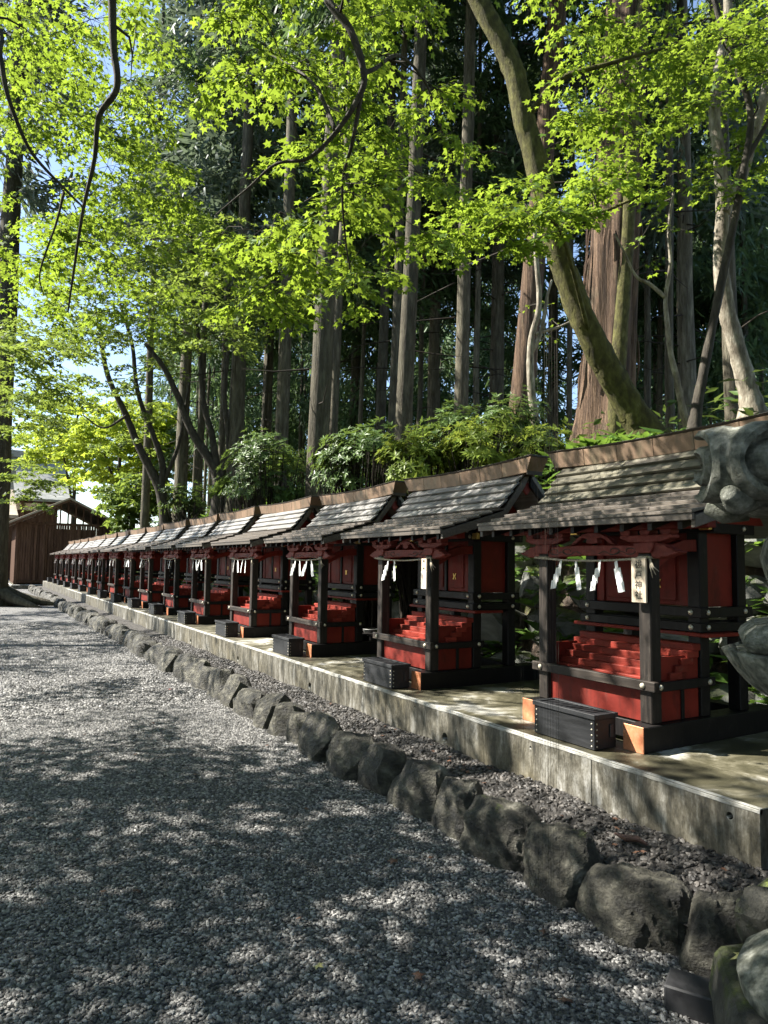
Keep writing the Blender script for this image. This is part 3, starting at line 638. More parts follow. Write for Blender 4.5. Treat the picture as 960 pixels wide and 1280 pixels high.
    for s in (1, -1):
        nose = [(0.50, 1.185), (0.55, 1.178), (0.585, 1.192), (0.61, 1.186), (0.645, 1.200), (0.70, 1.212), (0.715, 1.224), (0.665, 1.232), (0.66, 1.246), (0.625, 1.250), (0.605, 1.270), (0.565, 1.268), (0.545, 1.283), (0.50, 1.278)]
        A('carved_nosing', MB().prism([(y*s, z) for y, z in nose], 0.128, 0.206, 'x').mesh('carved_nosing', bevel=0.006), 'redcarve')
        yc = 0.455*s
        A('bearing_block', MB().prism([(yc-0.052, 1.2152), (yc+0.052, 1.2152), (yc+0.075, 1.250), (yc+0.075, 1.282), (yc-0.075, 1.282), (yc-0.075, 1.250)], 0.112, 0.224, 'x').mesh('bearing_block', bevel=0.004), 'redcarve')
        arm = [(yc-0.20, 1.330), (yc-0.20, 1.312), (yc-0.13, 1.290), (yc-0.07, 1.2835), (yc+0.07, 1.2835), (yc+0.13, 1.290), (yc+0.20, 1.312), (yc+0.20, 1.330)]
        A('bracket_arm', MB().prism(arm, 0.130, 0.206, 'x').mesh('bracket_arm', bevel=0.004), 'redcarve')
        for k in (-1, 0, 1):
            A('bearing_block', MB().prism([(yc+0.155*k-0.030, 1.3305), (yc+0.155*k+0.030, 1.3305), (yc+0.155*k+0.040, 1.346), (yc+0.155*k+0.040, 1.362), (yc+0.155*k-0.040, 1.362), (yc+0.155*k-0.040, 1.346)], 0.127, 0.209, 'x').mesh('bearing_block', bevel=0.003), 'redcarve')
    frog = [(-0.20, 1.275), (-0.15, 1.285), (-0.09, 1.325), (-0.045, 1.318), (-0.055, 1.290), (-0.02, 1.283), (0.02, 1.283), (0.055, 1.290), (0.045, 1.318), (0.09, 1.325), (0.15, 1.285), (0.20, 1.275), (0.15, 1.318), (0.08, 1.352), (0.0, 1.362), (-0.08, 1.352), (-0.15, 1.318)]
    A('frog_leg_strut', MB().prism(frog, 0.145, 0.190, 'x').mesh('frog_leg_strut', bevel=0.003), 'redcarve')
    B('eave_purlin', (0.125, 0.211, -0.90, 0.90, 1.3635, 1.425), 'redside')
    for s in (1, -1):   # curved tie between front post and sanctuary
        P = [(0.214, 1.12), (0.36, 1.20), (0.50, 1.235), (0.61, 1.235), (0.61, 1.315), (0.48, 1.31), (0.34, 1.27), (0.214, 1.19)]
        A('curved_tie', MB().prism(P, 0.455*s-0.03, 0.455*s+0.03, 'y').mesh('curved_tie', bevel=0.004), 'redside')
    # roof: lower eave
    HW = 0.96
    ex0, ez0, ex1, ez1 = -0.09, 1.405, 0.62, 1.622
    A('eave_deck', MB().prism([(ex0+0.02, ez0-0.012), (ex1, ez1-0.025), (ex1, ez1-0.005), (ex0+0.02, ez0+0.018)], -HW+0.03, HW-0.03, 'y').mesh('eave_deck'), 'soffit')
    for i in range(9):
        yr = -0.84+0.21*i
        A('rafter', MB().prism([(ex0+0.05, ez0-0.058), (ex1-0.05, ez1-0.082), (ex1-0.05, ez1-0.028), (ex0+0.05, ez0-0.006)], yr-0.016, yr+0.016, 'y').mesh('rafter'), 'black')
    A('fascia', MB().prism([(ex0-0.004, ez0-0.012), (ex0+0.018, ez0-0.012), (ex0+0.018, ez0+0.030), (ex0-0.004, ez0+0.030)], -HW, HW, 'y').mesh('fascia', bevel=0.003), 'eave')
    nc = 5; sl = (ez1-ez0)/(ex1-ex0)
    rr = random.Random(5)
    for c in range(nc):
        x0 = ex0-0.012+(ex1-ex0)*c/nc*0.98; x1 = x0+(ex1-ex0)/nc*1.12
        cuts = [-HW-0.005]+sorted(rr.uniform(-0.6, 0.6) for _ in range(2))+[HW+0.005]
        if cuts[2]-cuts[1] < 0.25: cuts[2] = min(cuts[1]+0.45, 0.75)
        for a, b_ in zip(cuts[:-1], cuts[1:]):
            zb = ez0+0.020+(x0-ex0)*sl+0.012; ze = ez0+0.020+(x1-ex0)*sl-0.002; dz = rr.uniform(0, 0.004)
            A('eave_board', MB().prism([(x0, zb), (x0, zb+0.017+dz), (x1, ze+0.012), (x1, ze)], a+0.0015, b_-0.0015, 'y').mesh('eave_board', bevel=0.002), 'eave')
    # upper slope boards
    ux0, uz0, ux1, uz1 = 0.575, 1.632, 0.850, 1.962
    L = sqrt((ux1-ux0)**2+(uz1-uz0)**2); tx, tz = (ux1-ux0)/L, (uz1-uz0)/L; nx, nz = -tz, tx
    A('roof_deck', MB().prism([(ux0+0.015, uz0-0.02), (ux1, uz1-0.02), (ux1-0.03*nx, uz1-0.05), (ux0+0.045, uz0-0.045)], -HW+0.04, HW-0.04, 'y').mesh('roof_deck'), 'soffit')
    for c in range(4):
        s0 = L*c/4-0.008; s1 = L*(c+1)/4+0.016
        ncut = 4; ph = rr.uniform(-0.15, 0.15); cuts = [-HW+0.004]+[-HW+2*HW*(k+1)/(ncut+1)+ph+rr.uniform(-0.06, 0.06) for k in range(ncut)]+[HW-0.004]
        for a, b_ in zip(cuts[:-1], cuts[1:]):
            lift = rr.uniform(0, 0.004)
            p0 = (ux0+tx*s0, uz0+tz*s0); p1 = (ux0+tx*s1, uz0+tz*s1); h0, h1 = 0.022+lift, 0.002
            A('roof_board', MB().prism([(p0[0]+nx*h0, p0[1]+nz*h0), (p0[0]+nx*(h0+0.024), p0[1]+nz*(h0+0.024)), (p1[0]+nx*(h1+0.012), p1[1]+nz*(h1+0.012)), (p1[0]+nx*h1, p1[1]+nz*h1)], a+0.001, b_-0.001, 'y').mesh('roof_board', bevel=0.002), 'board')
    # back slope
    A('back_roof', MB().prism([(0.93, 1.945), (1.22, 1.62), (1.72, 1.36), (1.72, 1.41), (1.24, 1.665), (0.955, 1.975)], -HW, HW, 'y').mesh('back_roof', bevel=0.003), 'board')
    for s in (1, -1):   # bargeboards and gable panels
        y0, y1 = sorted((s*(HW-0.028), s*(HW+0.003)))
        A('bargeboard', MB().prism([(ex0+0.02, ez0-0.055), (ex1-0.03, ez1-0.09), (ux1, uz1-0.10), (ux1+0.05, uz1+0.0), (ux1, uz1-0.006), (ux0+0.02, uz0-0.012), (ex0+0.02, ez0+0.016)], y0, y1, 'y').mesh('bargeboard', bevel=0.003), 'eave')
        A('bargeboard', MB().prism([(0.915, 1.965), (0.915, 1.86), (1.22, 1.55), (1.70, 1.30), (1.715, 1.358), (1.215, 1.617), (0.928, 1.942)], y0, y1, 'y').mesh('bargeboard', bevel=0.003), 'black')
        A('gable_panel', MB().prism([(0.63, 1.43), (1.30, 1.43), (1.18, 1.60), (0.90, 1.90), (0.85, 1.90), (0.63, 1.60)], *sorted((s*0.50, s*0.53)), 'y').mesh('gable_panel'), 'redside')
        A('gable_pendant', MB().prism([(0.86, 1.90), (0.94, 1.90), (0.955, 1.85), (0.925, 1.81), (0.90, 1.785), (0.875, 1.81), (0.845, 1.85)], *sorted((s*(HW-0.03), s*(HW-0.052))), 'y').mesh('gable_pendant', bevel=0.003), 'redcarve')
    # ridge: copper clad box that rises a little at its ends, slanted end faces
    def ridge_seg(y0, y1, slant0=0.0, slant1=0.0, z0=1.955, z1=2.088, x0=0.795, x1=1.0, grow=0.0):
        mb = MB(); N = 5; V = []
        for i in range(N):
            t = i/(N-1); y = y0+(y1-y0)*t; lift = 0.030*(y/1.1)**2
            yt = y+(slant0 if i == 0 else slant1 if i == N-1 else 0)
            lt = 0.030*(yt/1.1)**2
            V += [(x0+0.012, y, z0+lift), (x0-0.004-grow, yt, z1+lt), (x1+0.004+grow, yt, z1+lt), (x1-0.012, y, z0+lift)]
        Q = [(4*i+a, 4*i+(a+1) % 4, 4*i+4+(a+1) % 4, 4*i+4+a) for i in range(N-1) for a in range(4)]
        return mb.add(V, Q, None, [[0, 1, 2, 3], [4*N-4, 4*N-3, 4*N-2, 4*N-1]])
    cuts = np.linspace(-1.03, 1.03, 7)
    for i in range(6):
        A('ridge_panel', ridge_seg(cuts[i]+0.001, cuts[i+1]-0.001, -0.075 if i == 0 else 0, 0.075 if i == 5 else 0).mesh('ridge_panel', bevel=0.003), 'ridge')
    A('ridge_cap', ridge_seg(-1.12, 1.12, 0, 0, 2.089, 2.104, 0.783, 1.012).mesh('ridge_cap', bevel=0.002), 'ridgecap')
    for s in (1, -1):
        A('ridge_end', MB().prism([(0.805, 1.962), (0.99, 1.962), (1.0, 2.07), (0.797, 2.07)], *sorted((s*1.032, s*1.038)), 'y').mesh('ridge_end'), 'ridgecap')
    return root

def build_box():
    root = thing('offering_box', '', 'offering box', (SX0, SY0, PLAT_Z))
    A = lambda n, me, m, p=None: link(n, me, p or root, m)
    x0, x1, y0, y1, h = -0.215, -0.025, -0.345, 0.185, 0.20
    A('box_body', boxmesh('box_body', x0, x1, y0, y1, 0.004, h-0.012, 0.004), 'box')
    rim = MB().box(x0-0.010, x0+0.022, y0-0.010, y1+0.010, h-0.0115, h+0.018).box(x1-0.022, x1+0.010, y0-0.010, y1+0.010, h-0.0115, h+0.018)
    rim.box(x0+0.0225, x1-0.0225, y0-0.010, y0+0.020, h-0.0115, h+0.0175).box(x0+0.0225, x1-0.0225, y1-0.020, y1+0.010, h-0.0115, h+0.0175)
    A('lid_rim', rim.mesh('lid_rim', bevel=0.002), 'box')
    n = 11
    for i in range(n):
        y = y0+0.05+(y1-y0-0.1)*i/(n-1)
        A('slat', boxmesh('slat', x0+0.0225, x1-0.0225, y-0.013, y+0.013, h-0.002, h+0.013, 0.002), 'box')
    dome = MB().lathe([(0.006, 0), (0.005, 0.003), (0.001, 0.004)], 8).mesh('stud', True)
    for y in (y0+0.022, y1-0.022):
        for k in range(5):
            o = A('stud', dome, 'stud'); o.location = (x0, y, 0.025+0.034*k); o.rotation_euler = (0, -pi/2, 0)
    for k in range(5):
        o = A('stud', dome, 'stud'); o.location = (x0+0.02, y0, 0.025+0.034*k); o.rotation_euler = (pi/2, 0, 0)
    A('hasp', boxmesh('hasp', x1-0.06, x1-0.03, y0-0.008, y0, 0.07, 0.15, 0.002), 'darkblock')
    return root

def build_rope(n_shide, seed):
    rr = random.Random(seed)
    root = thing('sacred_rope', '', 'rope', (SX0, SY0, PLAT_Z))
    y = np.linspace(-0.52, 0.52, 40); z = 1.165+0.022*((y/0.5)**2)
    x = np.full_like(y, 0.102)
    P = np.stack([x, y, z], -1); mb = MB()
    for ph in (0, 2*pi/3, 4*pi/3):
        t = y*85+ph; mb.tube(P+np.stack([0.0042*np.cos(t), 0*t, 0.0042*np.sin(t)], -1), 0.0052, 5)
    link('cord', mb.mesh('cord', True), root, 'rope')
    for s in (1, -1):
        th = np.linspace(0, 2*pi, 14); Pl = np.stack([0.168+0.064*np.cos(th), s*0.455+0.064*np.sin(th), np.full_like(th, 1.188)], -1)
        link('knot', MB().tube(Pl, 0.009, 6).mesh('knot', True), root, 'rope')
    tl = MB()
    for k in range(3):
        tl.tube([(0.10, -0.515, 1.185), (0.092, -0.525-0.012*k, 1.13), (0.10+0.01*k, -0.535-0.016*k, 1.06+0.02*k)], [0.006, 0.005, 0.0025], 5)
    link('rope_tail', tl.mesh('rope_tail', True), root, 'rope')
    ypos = {2: [0.26, 0.12], 4: [0.27, 0.09, -0.09, -0.27]}[n_shide]
    for q, yy in enumerate(ypos):
        yy += rr.uniform(-.015, .015); mb = MB(); zt = 1.168; sg = -1 if q % 2 else 1; tw = rr.uniform(-0.3, 0.3)
        w, hh = 0.056, 0.064
        for k in range(4):
            o = sg*0.017*(k-1); z1 = zt-0.045*k; z0 = z1-hh; ww = w if k else 0.024
            lean = sg*0.012
            quad = [(o-ww/2, z1), (o+ww/2, z1-0.010), (o+ww/2+lean, z0-0.010), (o-ww/2+lean, z0)]
            V = []
            for dx in (0, 0.0025):
                for a, zz in quad: V.append((0.094-0.005*k+dx+a*sin(tw)+rr.uniform(-.001, .001), yy+a*cos(tw), zz))
            mb.add(V, [(0, 1, 2, 3), (7, 6, 5, 4), (0, 4, 5, 1), (1, 5, 6, 2), (2, 6, 7, 3), (3, 7, 4, 0)])
        link('paper_streamer', mb.mesh('paper_streamer'), root, 'paper')
    return root

ORD = ['first', 'second', 'third', 'fourth', 'fifth', 'sixth', 'seventh', 'eighth', 'ninth', 'tenth', 'eleventh', 'twelfth', 'thirteenth', 'fourteenth', 'fifteenth', 'sixteenth']
S0 = build_shrine(); B0 = build_box(); R0 = build_rope(4, 3); R2 = None
for o in list(S0.children): pass
SHR = []; BOXES = []; ROPES = []
for k in range(16):
    y = SY0+SDY*k
    skip = () if k < 7 else ('bolt', 'door_fitting', 'gable_pendant', 'rafter')
    s = S0 if k == 0 else copy_tree(S0, None, skip); s.location = (SX0+random.uniform(-.022, .022)*(k > 0), y, PLAT_Z+random.uniform(-.006, .004)*(k > 0)); SHR.append(s)
    s.rotation_euler = (0, 0, random.uniform(-.022, .022) if k else 0)
    tag(s, ('small red shrine with black posts, first in the row, beside the stone lantern' if k == 0 else f'small red shrine with black posts, {ORD[k]} in the row from the stone lantern'), 'shrine', 'red shrines in a row on the platform')
    b = B0 if k == 0 else copy_tree(B0, None, () if k < 7 else ('stud', 'slat')); b.location = (SX0+random.uniform(-.035, .01)*(k > 0), y+random.uniform(-.07, .05)*(k > 0), PLAT_Z); BOXES.append(b)
    tag(b, f'charcoal wooden offering box before the {ORD[k]} shrine from the stone lantern', 'offering box', 'offering boxes before the shrines')
    r = R0 if k == 0 else (build_rope(2, 9) if k == 1 else build_rope(4, 20+k) if k < 8 else copy_tree(R0)); r.location = s.location; ROPES.append(r)
    tag(r, f'straw rope with white paper zigzags on the {ORD[k]} shrine from the stone lantern', 'rope', 'ropes with paper streamers on the shrines')
# mossier, browner boards on the first roof; the rest silvery
for ch in list(S0.children):
    if ch.name.split('.')[0] == 'roof_board':
        ch.data = ch.data.copy(); ch.data.materials.clear(); ch.data.materials.append(MAT['mossboard'])
# name plaques
def text_mesh(body, size):
    cu = bpy.data.curves.new('characters', 'FONT'); cu.body = body; cu.size = size; cu.extrude = 0.0006; cu.offset = 0.0004
    cu.align_x = 'CENTER'; cu.align_y = 'CENTER'; cu.resolution_u = 2
    o = bpy.data.objects.new('characters', cu); col.objects.link(o)
    dg = bpy.context.evaluated_depsgraph_get(); me = bpy.data.meshes.new_from_object(o.evaluated_get(dg))
    bpy.data.objects.remove(o); bpy.data.curves.remove(cu); return me
pq = link('name_plaque', boxmesh('name_plaque', 0.068, 0.084, -0.510, -0.398, 0.903, 1.186, 0.003), S0, 'plaque')
pq['label'] = 'pale wooden name plaque with black characters'
for i, ch in enumerate('祓戸神社'):
    t = link('character', text_mesh(ch, 0.056), pq, 'ink')
    t.location = (0.0672, -0.455, 1.140-0.064*i); t.rotation_euler = (pi/2, 0, -pi/2)
p2 = link('name_plaque', boxmesh('name_plaque', 0.070, 0.084, -0.500, -0.412, 0.905, 1.185, 0.003), SHR[1], 'plaque')
slip = link('paper_slip', boxmesh('paper_slip', 0.064, 0.0695, -0.506, -0.418, 0.905, 1.065, 0.001), p2, 'plaquelight')
for (a, b, c, d) in [(-0.484, -0.478, 0.96, 1.04), (-0.450, -0.444, 0.96, 1.04), (-0.482, -0.446, 0.956, 0.962), (-0.474, -0.454, 0.93, 0.944)]:
    link('faint_mark', boxmesh('faint_mark', 0.0625, 0.0638, a, b, c, d, 0), p2, 'faintink')
for (c, d) in [(1.15, 1.168), (1.085, 1.10)]:
    link('faint_mark', boxmesh('faint_mark', 0.0688, 0.0698, -0.468, -0.444, c, d, 0), p2, 'ink')
# ------------------------------------------------------------------ stone lantern
LC = np.array([2.50, 1.12])
def build_lantern():
    root = thing('stone_lantern', 'weathered grey stone lantern with scrolled roof corners beside the first shrine', 'lantern', (LC[0], LC[1], 0))
    A = lambda n, me, m='lantern', p=None: link(n, me, p or root, m)
    a0 = radians(154.5)
    def hexpoly(r, off=0.0): return [(r*cos(a0+off+i*pi/3), r*sin(a0+off+i*pi/3)) for i in range(6)]
    def hexstack(prof, off=0.0):
        mb = MB(); V = []
        for r, z in prof: V += [(x, y, z) for x, y in hexpoly(r, off)]
        Q = [(i*6+j, i*6+(j+1) % 6, (i+1)*6+(j+1) % 6, (i+1)*6+j) for i in range(len(prof)-1) for j in range(6)]
        return mb.add(V, Q, None, [list(range(6))[::-1], list(range(6*len(prof)-6, 6*len(prof)))])
    A('base_block', hexstack([(0.56, -0.02), (0.57, 0.10), (0.545, 0.235), (0.52, 0.25)], radians(-52)).mesh('base_block', bevel=0.014), 'mossblock')
    A('pedestal', MB().lathe([(0.42, 0.245), (0.43, 0.30), (0.36, 0.36), (0.27, 0.42), (0.22, 0.45)], 36, mod=lambda t, z: 1+0.03*abs(cos(4*t))).mesh('pedestal', True))
    A('column', MB().lathe([(0.19, 0.445), (0.17, 0.5), (0.165, 0.72), (0.195, 0.745), (0.205, 0.775), (0.195, 0.805), (0.165, 0.83), (0.165, 1.05), (0.18, 1.10), (0.19, 1.15)], 28).mesh('column', True))
    ch = A('middle_platform', MB().lathe([(0.20, 1.145), (0.24, 1.165), (0.25, 1.185), (0.29, 1.20), (0.352, 1.235), (0.395, 1.285), (0.418, 1.335)], 30).mesh('middle_platform', True))
    for i in range(12):   # lotus petals under the platform
        t = a0+i*pi/6; pm = MB(); V = []; n = 7
        for u in np.linspace(0, 1, n):
            w = 0.098*sin(pi*(0.30+0.55*(1-u))); rr_ = 0.262+0.165*u**0.85; z = 1.19+0.150*u**1.7
            for v in (-1, -0.5, 0, 0.5, 1):
                rad_ = rr_+0.020*(1-abs(v)**1.5); ang = t+v*w/rr_; V.append((rad_*cos(ang), rad_*sin(ang), z))
        Q = [(i2*5+j, i2*5+j+1, i2*5+6+j, i2*5+5+j) for i2 in range(n-1) for j in range(4)]
        pm.add(V, Q)
        me = pm.mesh('petal', True); bm = bmesh.new(); bm.from_mesh(me); bmesh.ops.solidify(bm, geom=bm.faces[:], thickness=0.02); bm.to_mesh(me); bm.free()
        link('petal', me, ch, 'lantern')
    A('platform_slab', hexstack([(0.41, 1.33), (0.462, 1.35), (0.468, 1.385), (0.42, 1.42), (0.30, 1.445)]).mesh('platform_slab', bevel=0.012), 'lantern')
    fb = A('fire_box', MB().lathe([(0.25, 1.44), (0.28, 1.47), (0.325, 1.56), (0.345, 1.64), (0.33, 1.70), (0.30, 1.735), (0.31, 1.76), (0.27, 1.80)], 30, mod=lambda t, z: 1+0.02*cos(6*(t-a0))).mesh('fire_box', True))
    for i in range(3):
        t = a0+pi/6+i*2*pi/3; mb = MB().box(0.27, 0.345, -0.07, 0.07, 1.52, 1.68); o = link('opening_shade_block', mb.mesh('opening_shade_block', bevel=0.02), fb, 'hole'); o.rotation_euler = (0, 0, t)  # solid near-black block stands in for the shade inside the opening
    # roof with six ribs that end in scrolls
    V = []; prof = [(0.44, 1.80), (0.465, 1.83), (0.45, 1.87), (0.35, 1.925), (0.25, 1.995), (0.17, 2.09), (0.13, 2.16)]
    A('lantern_roof', hexstack(prof).mesh('lantern_roof', bevel=0.012))
    A('roof_underside', hexstack([(0.26, 1.775), (0.40, 1.79), (0.43, 1.7995)]).mesh('roof_underside', bevel=0.008))
    for i in range(6):
        t = a0+i*pi/3
        rib = MB().tube([(0.14, 0, 2.15), (0.20, 0, 2.075), (0.28, 0, 1.99), (0.36, 0, 1.945), (0.42, 0, 1.95)], [0.035, 0.04, 0.045, 0.05, 0.055], 10)
        r_ = A('roof_rib', rib.mesh('roof_rib', True)); r_.rotation_euler = (0, 0, t)
        # corner scroll: a strap rolled into a volute whose two faces splay outwards
        c = (0.0, 1.925); N = 60; th = np.linspace(-3.1*pi, 0.62*pi, N); u_ = (th+3.1*pi)/(3.72*pi); rr_ = 0.020+0.105*u_**0.95
        half = lambda x: min(0.15, 0.010+0.95*max(0.0, 0.135-x))
        sc = MB(); Vv = []
        for q in range(N):
            ct, st = cos(th[q]), sin(th[q]); ro, ri = rr_[q]+0.012, rr_[q]-0.011
            hw = half(rr_[q]*ct); bo = hw+0.010
            for (rad_, w) in ((ro, -bo*0.92), (ro+0.006, -bo*0.35), (ro-0.004, -bo*0.12), (ro-0.004, bo*0.12), (ro+0.006, bo*0.35), (ro, bo*0.92), (ri+0.006, bo+0.004), (ri, hw-0.03), (ri, -hw+0.03), (ri+0.006, -bo-0.004)):
                Vv.append((c[0]+rad_*ct, w, c[1]+rad_*st))
        k_ = 10; Q = [(k_*q+j, k_*q+(j+1) % k_, k_*q+k_+(j+1) % k_, k_*q+k_+j) for q in range(N-1) for j in range(k_)]
        sc.add(Vv, Q, None, [list(range(k_)), [k_*N-k_+j for j in range(k_)][::-1]])
        s_ = A('scroll', sc.mesh('scroll')); shade_auto(s_.data, 45)
        s_.location = (0.455*cos(t), 0.455*sin(t), 0); s_.rotation_euler = (0, 0, t+radians(36))
        core = MB(); V = []; m_ = 24
        for sg in (-1, 1):
            for a in np.linspace(0, 2*pi, m_, endpoint=False): V.append((0.112*cos(a), sg*max(0.008, half(0.112*cos(a))-0.028), c[1]+0.112*sin(a)))
        core.add(V, [(j, (j+1) % m_, m_+(j+1) % m_, m_+j) for j in range(m_)], None, [list(range(m_))[::-1], list(range(m_, 2*m_))])
        core.tube([(-0.03, 0, 1.83), (0.05, 0, 1.815), (0.11, 0, 1.835)], [0.05, 0.045, 0.025], 12)
        o = link('scroll_core', core.mesh('scroll_core', bevel=0.004), s_, 'lantern'); shade_auto(o.data, 40)
    A('finial', MB().lathe([(0.13, 2.155), (0.15, 2.19), (0.12, 2.22), (0.09, 2.24), (0.13, 2.29), (0.145, 2.35), (0.11, 2.42), (0.04, 2.47), (0.01, 2.50)], 24).mesh('finial', True))
    return root
build_lantern()
for i, (dx, dy, z, sx, sy, sz, lb) in enumerate([(0.42, 0.52, 0.16, 0.25, 0.22, 0.20, 'low mossy boulder between the stone lantern and the platform end'),
        (0.62, 0.05, 0.12, 0.24, 0.22, 0.2, 'boulder on the shrine side of the stone lantern base')]):
    o = link('boulder', rock_mesh('boulder', sx, sy, sz, 60+i, 3, 2.4), None, 'mossblock', (LC[0]+dx, LC[1]+dy, z))
    tag(o, lb, 'boulder')
o = link('boulder', rock_mesh('boulder', 0.17, 0.15, 0.14, 66, 3, 2.3), None, 'mossblock', (LC[0]+0.10, LC[1]+0.40, 0.33)); tag(o, 'small rounded stone lying on the lantern base block', 'boulder')
bb = MB().box(-0.07, 0.07, -0.09, 0.09, 0, 0.10); o = link('black_block', bb.mesh('black_block', bevel=0.006), None, 'darkblock', (2.345, 1.715, -0.01), (0, 0, radians(28))); tag(o, 'small black block on the gravel beside the mossy lantern base', 'block')

# grey bucket between shrines
bk = thing('bucket', 'small grey metal bucket standing behind the third shrine', 'bucket', (4.98, 8.78, PLAT_Z))
link('bucket_body', MB().lathe([(0.085, 0.0), (0.10, 0.01), (0.125, 0.19), (0.132, 0.195), (0.128, 0.20), (0.118, 0.195), (0.095, 0.03)], 20).mesh('bucket_body', True), bk, 'bucket')
link('handle', MB().tube([(0.128*cos(t), 0.02, 0.19-0.10*sin(t)) for t in np.linspace(0, pi, 12)], 0.004, 6).mesh('handle', True), bk, 'bucket')

# ------------------------------------------------------------------ wooden shed and halls beyond the row
def build_shed():
    root = thing('shed', 'brown vertical-board gabled shed at the far end of the shrine row', 'shed', (4.5, 43, 0.1))
    A = lambda n, me, m: link(n, me, root, m)
    hw = 2.45; rr = random.Random(4); y = -hw
    while y < hw:
        w = rr.uniform(0.10, 0.13); top = 3.3+(2.45-abs(y+w/2))*0.0+0.0
        A('board', boxmesh('board', y, y+w, -0.012-rr.uniform(0, .012), 0.015, 0.35 if y < -0.6 else 0.2, 3.55, 0.004), 'shedwood'); y += w+rr.uniform(0.006, 0.03)
    for x in (-hw-0.06, -hw*0.48, hw*0.25, hw+0.06): A('post', boxmesh('post', x-0.075, x+0.075, -0.10, 0.02, 0.0, 3.5, 0.01), 'shedwood')
    for z in (0.28, 3.5): A('beam', boxmesh('beam', -hw-0.15, hw+0.15, -0.09, 0.018, z-0.07, z+0.07, 0.01), 'shedwood')
    for x in np.linspace(-1.6, 1.6, 9): A('gable_strut', boxmesh('gable_strut', x-0.04, x+0.04, -0.04, 0.03, 3.55, 3.55+1.30*(1-abs(x)/2.7), 0.005), 'shedwood')
    for s in (1, -1):
        P = [(0, 5.00), (0, 4.78), (s*2.95, 3.28), (s*3.05, 3.30), (s*3.05, 3.42)]
        A('bargeboard', MB().prism(P, -0.55, -0.42, 'y').mesh('bargeboard', bevel=0.01), 'shedwood')
        P = [(0, 5.02), (0, 4.90), (s*3.06, 3.36), (s*3.10, 3.46)]
        A('roof_slope', MB().prism(P, -0.6, 7.0, 'y').mesh('roof_slope', bevel=0.01), 'barkroof')
        A('side_wall', boxmesh('side_wall', *sorted((s*2.42, s*2.5)), 0.03, 6.4, 0.1, 3.5, 0.0), 'shedwood')
    A('back_wall', boxmesh('back_wall', -2.4, 2.4, 6.35, 6.4, 0.1, 3.5, 0.0), 'shedwood')
    A('foundation', boxmesh('foundation', -2.7, 2.7, -0.35, 6.6, -0.2, 0.14, 0.03), 'concrete')
build_shed()
def build_hall(name, label, loc, hw, dep, eave, ridge, rm, rz=0.0):
    root = thing(name, label, 'building', loc, None, rz)
    A = lambda n, me, m: link(n, me, root, m)
    A('wall', boxmesh('wall', -hw+0.8, hw-0.8, 0.8, dep-0.8, 0, eave+0.2, 0), 'shedwood')
    A('plaster_band', boxmesh('plaster_band', -hw+0.78, hw-0.78, 0.78, 0.795, eave-0.9, eave-0.3, 0), 'cream')
    for x in np.linspace(-hw+0.9, hw-0.9, 6): A('pillar', boxmesh('pillar', x-0.13, x+0.13, 0.62, 0.775, 0, eave, 0.01), 'shedwood')
    for s, (ya, yb) in ((1, (-0.4, dep/2)), (-1, (dep+0.4, dep/2))):
        mb = MB(); N = 8; V = []
        for i in range(N):
            t = i/(N-1); y = ya+(yb-ya)*t; z = eave+(ridge-eave)*(0.62*t+0.38*t*t)
            V += [(-hw-0.3*(1-t), y, z), (hw+0.3*(1-t), y, z), (hw+0.3*(1-t), y, z-0.22), (-hw-0.3*(1-t), y, z-0.22)]
        Q = [(4*i+a, 4*i+(a+1) % 4, 4*i+4+(a+1) % 4, 4*i+4+a) for i in range(N-1) for a in range(4)]
        mb.add(V, Q, None, [[0, 1, 2, 3], [4*N-4+a for a in range(4)]]); A('roof_slope', mb.mesh('roof_slope', bevel=0.02), rm)
    A('ridge', boxmesh('ridge', -hw-0.2, hw+0.2, dep/2-0.35, dep/2+0.35, ridge-0.15, ridge+0.5, 0.05), 'hallroof')
    for s in (1, -1):
        A('gable_wall', MB().prism([(0.8, eave+0.15), (dep-0.8, eave+0.15), (dep/2, ridge-0.4)], *sorted((s*(hw-0.5), s*(hw-0.6))), 'x').mesh('gable_wall'), 'shedwood')
build_hall('hall', 'dark timber hall with pale bark roof behind the brown shed', (-2.2, 52, 0.1), 4.3, 8.0, 4.4, 7.6, 'barkroof')
build_hall('rear_hall', 'taller hall with grey copper roof rising behind the timber hall', (-0.5, 64, 0.1), 7.2, 10.0, 6.5, 10.6, 'hallroof')
# ------------------------------------------------------------------ trees
def cedar_crown(seed, nb=72, height=15.0, rmax=2.6):
    """crown of one cedar: drooping sprays of needle blades, base at z=0"""
    r = np.random.default_rng(seed); P = []; Yd = []; S = []
    for b in range(nb):
        t = r.uniform(0, 1)**0.9; z = t*height; L = rmax*(1-t*0.86)*r.uniform(0.6, 1.12); th = r.uniform(0, 2*pi)
        n = max(5, int(L*6.5)); s = np.linspace(0.22, 1, n)
        d = np.array([cos(th), sin(th)])
        for q in s:
            c = np.array([d[0]*L*q, d[1]*L*q, z+0.42*L*q-0.60*L*q*q])
            m = 7
            o = r.normal(0, 0.20, (m, 3))*np.array([1, 1, 0.8])
            P.append(c+o); yy = np.column_stack([np.full(m, d[0]), np.full(m, d[1]), np.full(m, -0.85)])+r.normal(0, 0.6, (m, 3)); Yd.append(yy); S.append(r.uniform(0.28, 0.55, m))
    P = np.concatenate(P); Yd = np.concatenate(Yd); S = np.concatenate(S)
    return leaf_cloud('crown', P, Yd, r.normal(0, 1, (len(P), 3)), S, 'blade')
CROWNS = [cedar_crown(300+i) for i in range(4)]
for me in CROWNS: me.materials.append(MAT['cedarleaf'])
CROWNSB = [cedar_crown(320+i, 80, 15.0, 3.0) for i in range(2)]
for me in CROWNSB: me.materials.append(MAT['cedardry'])
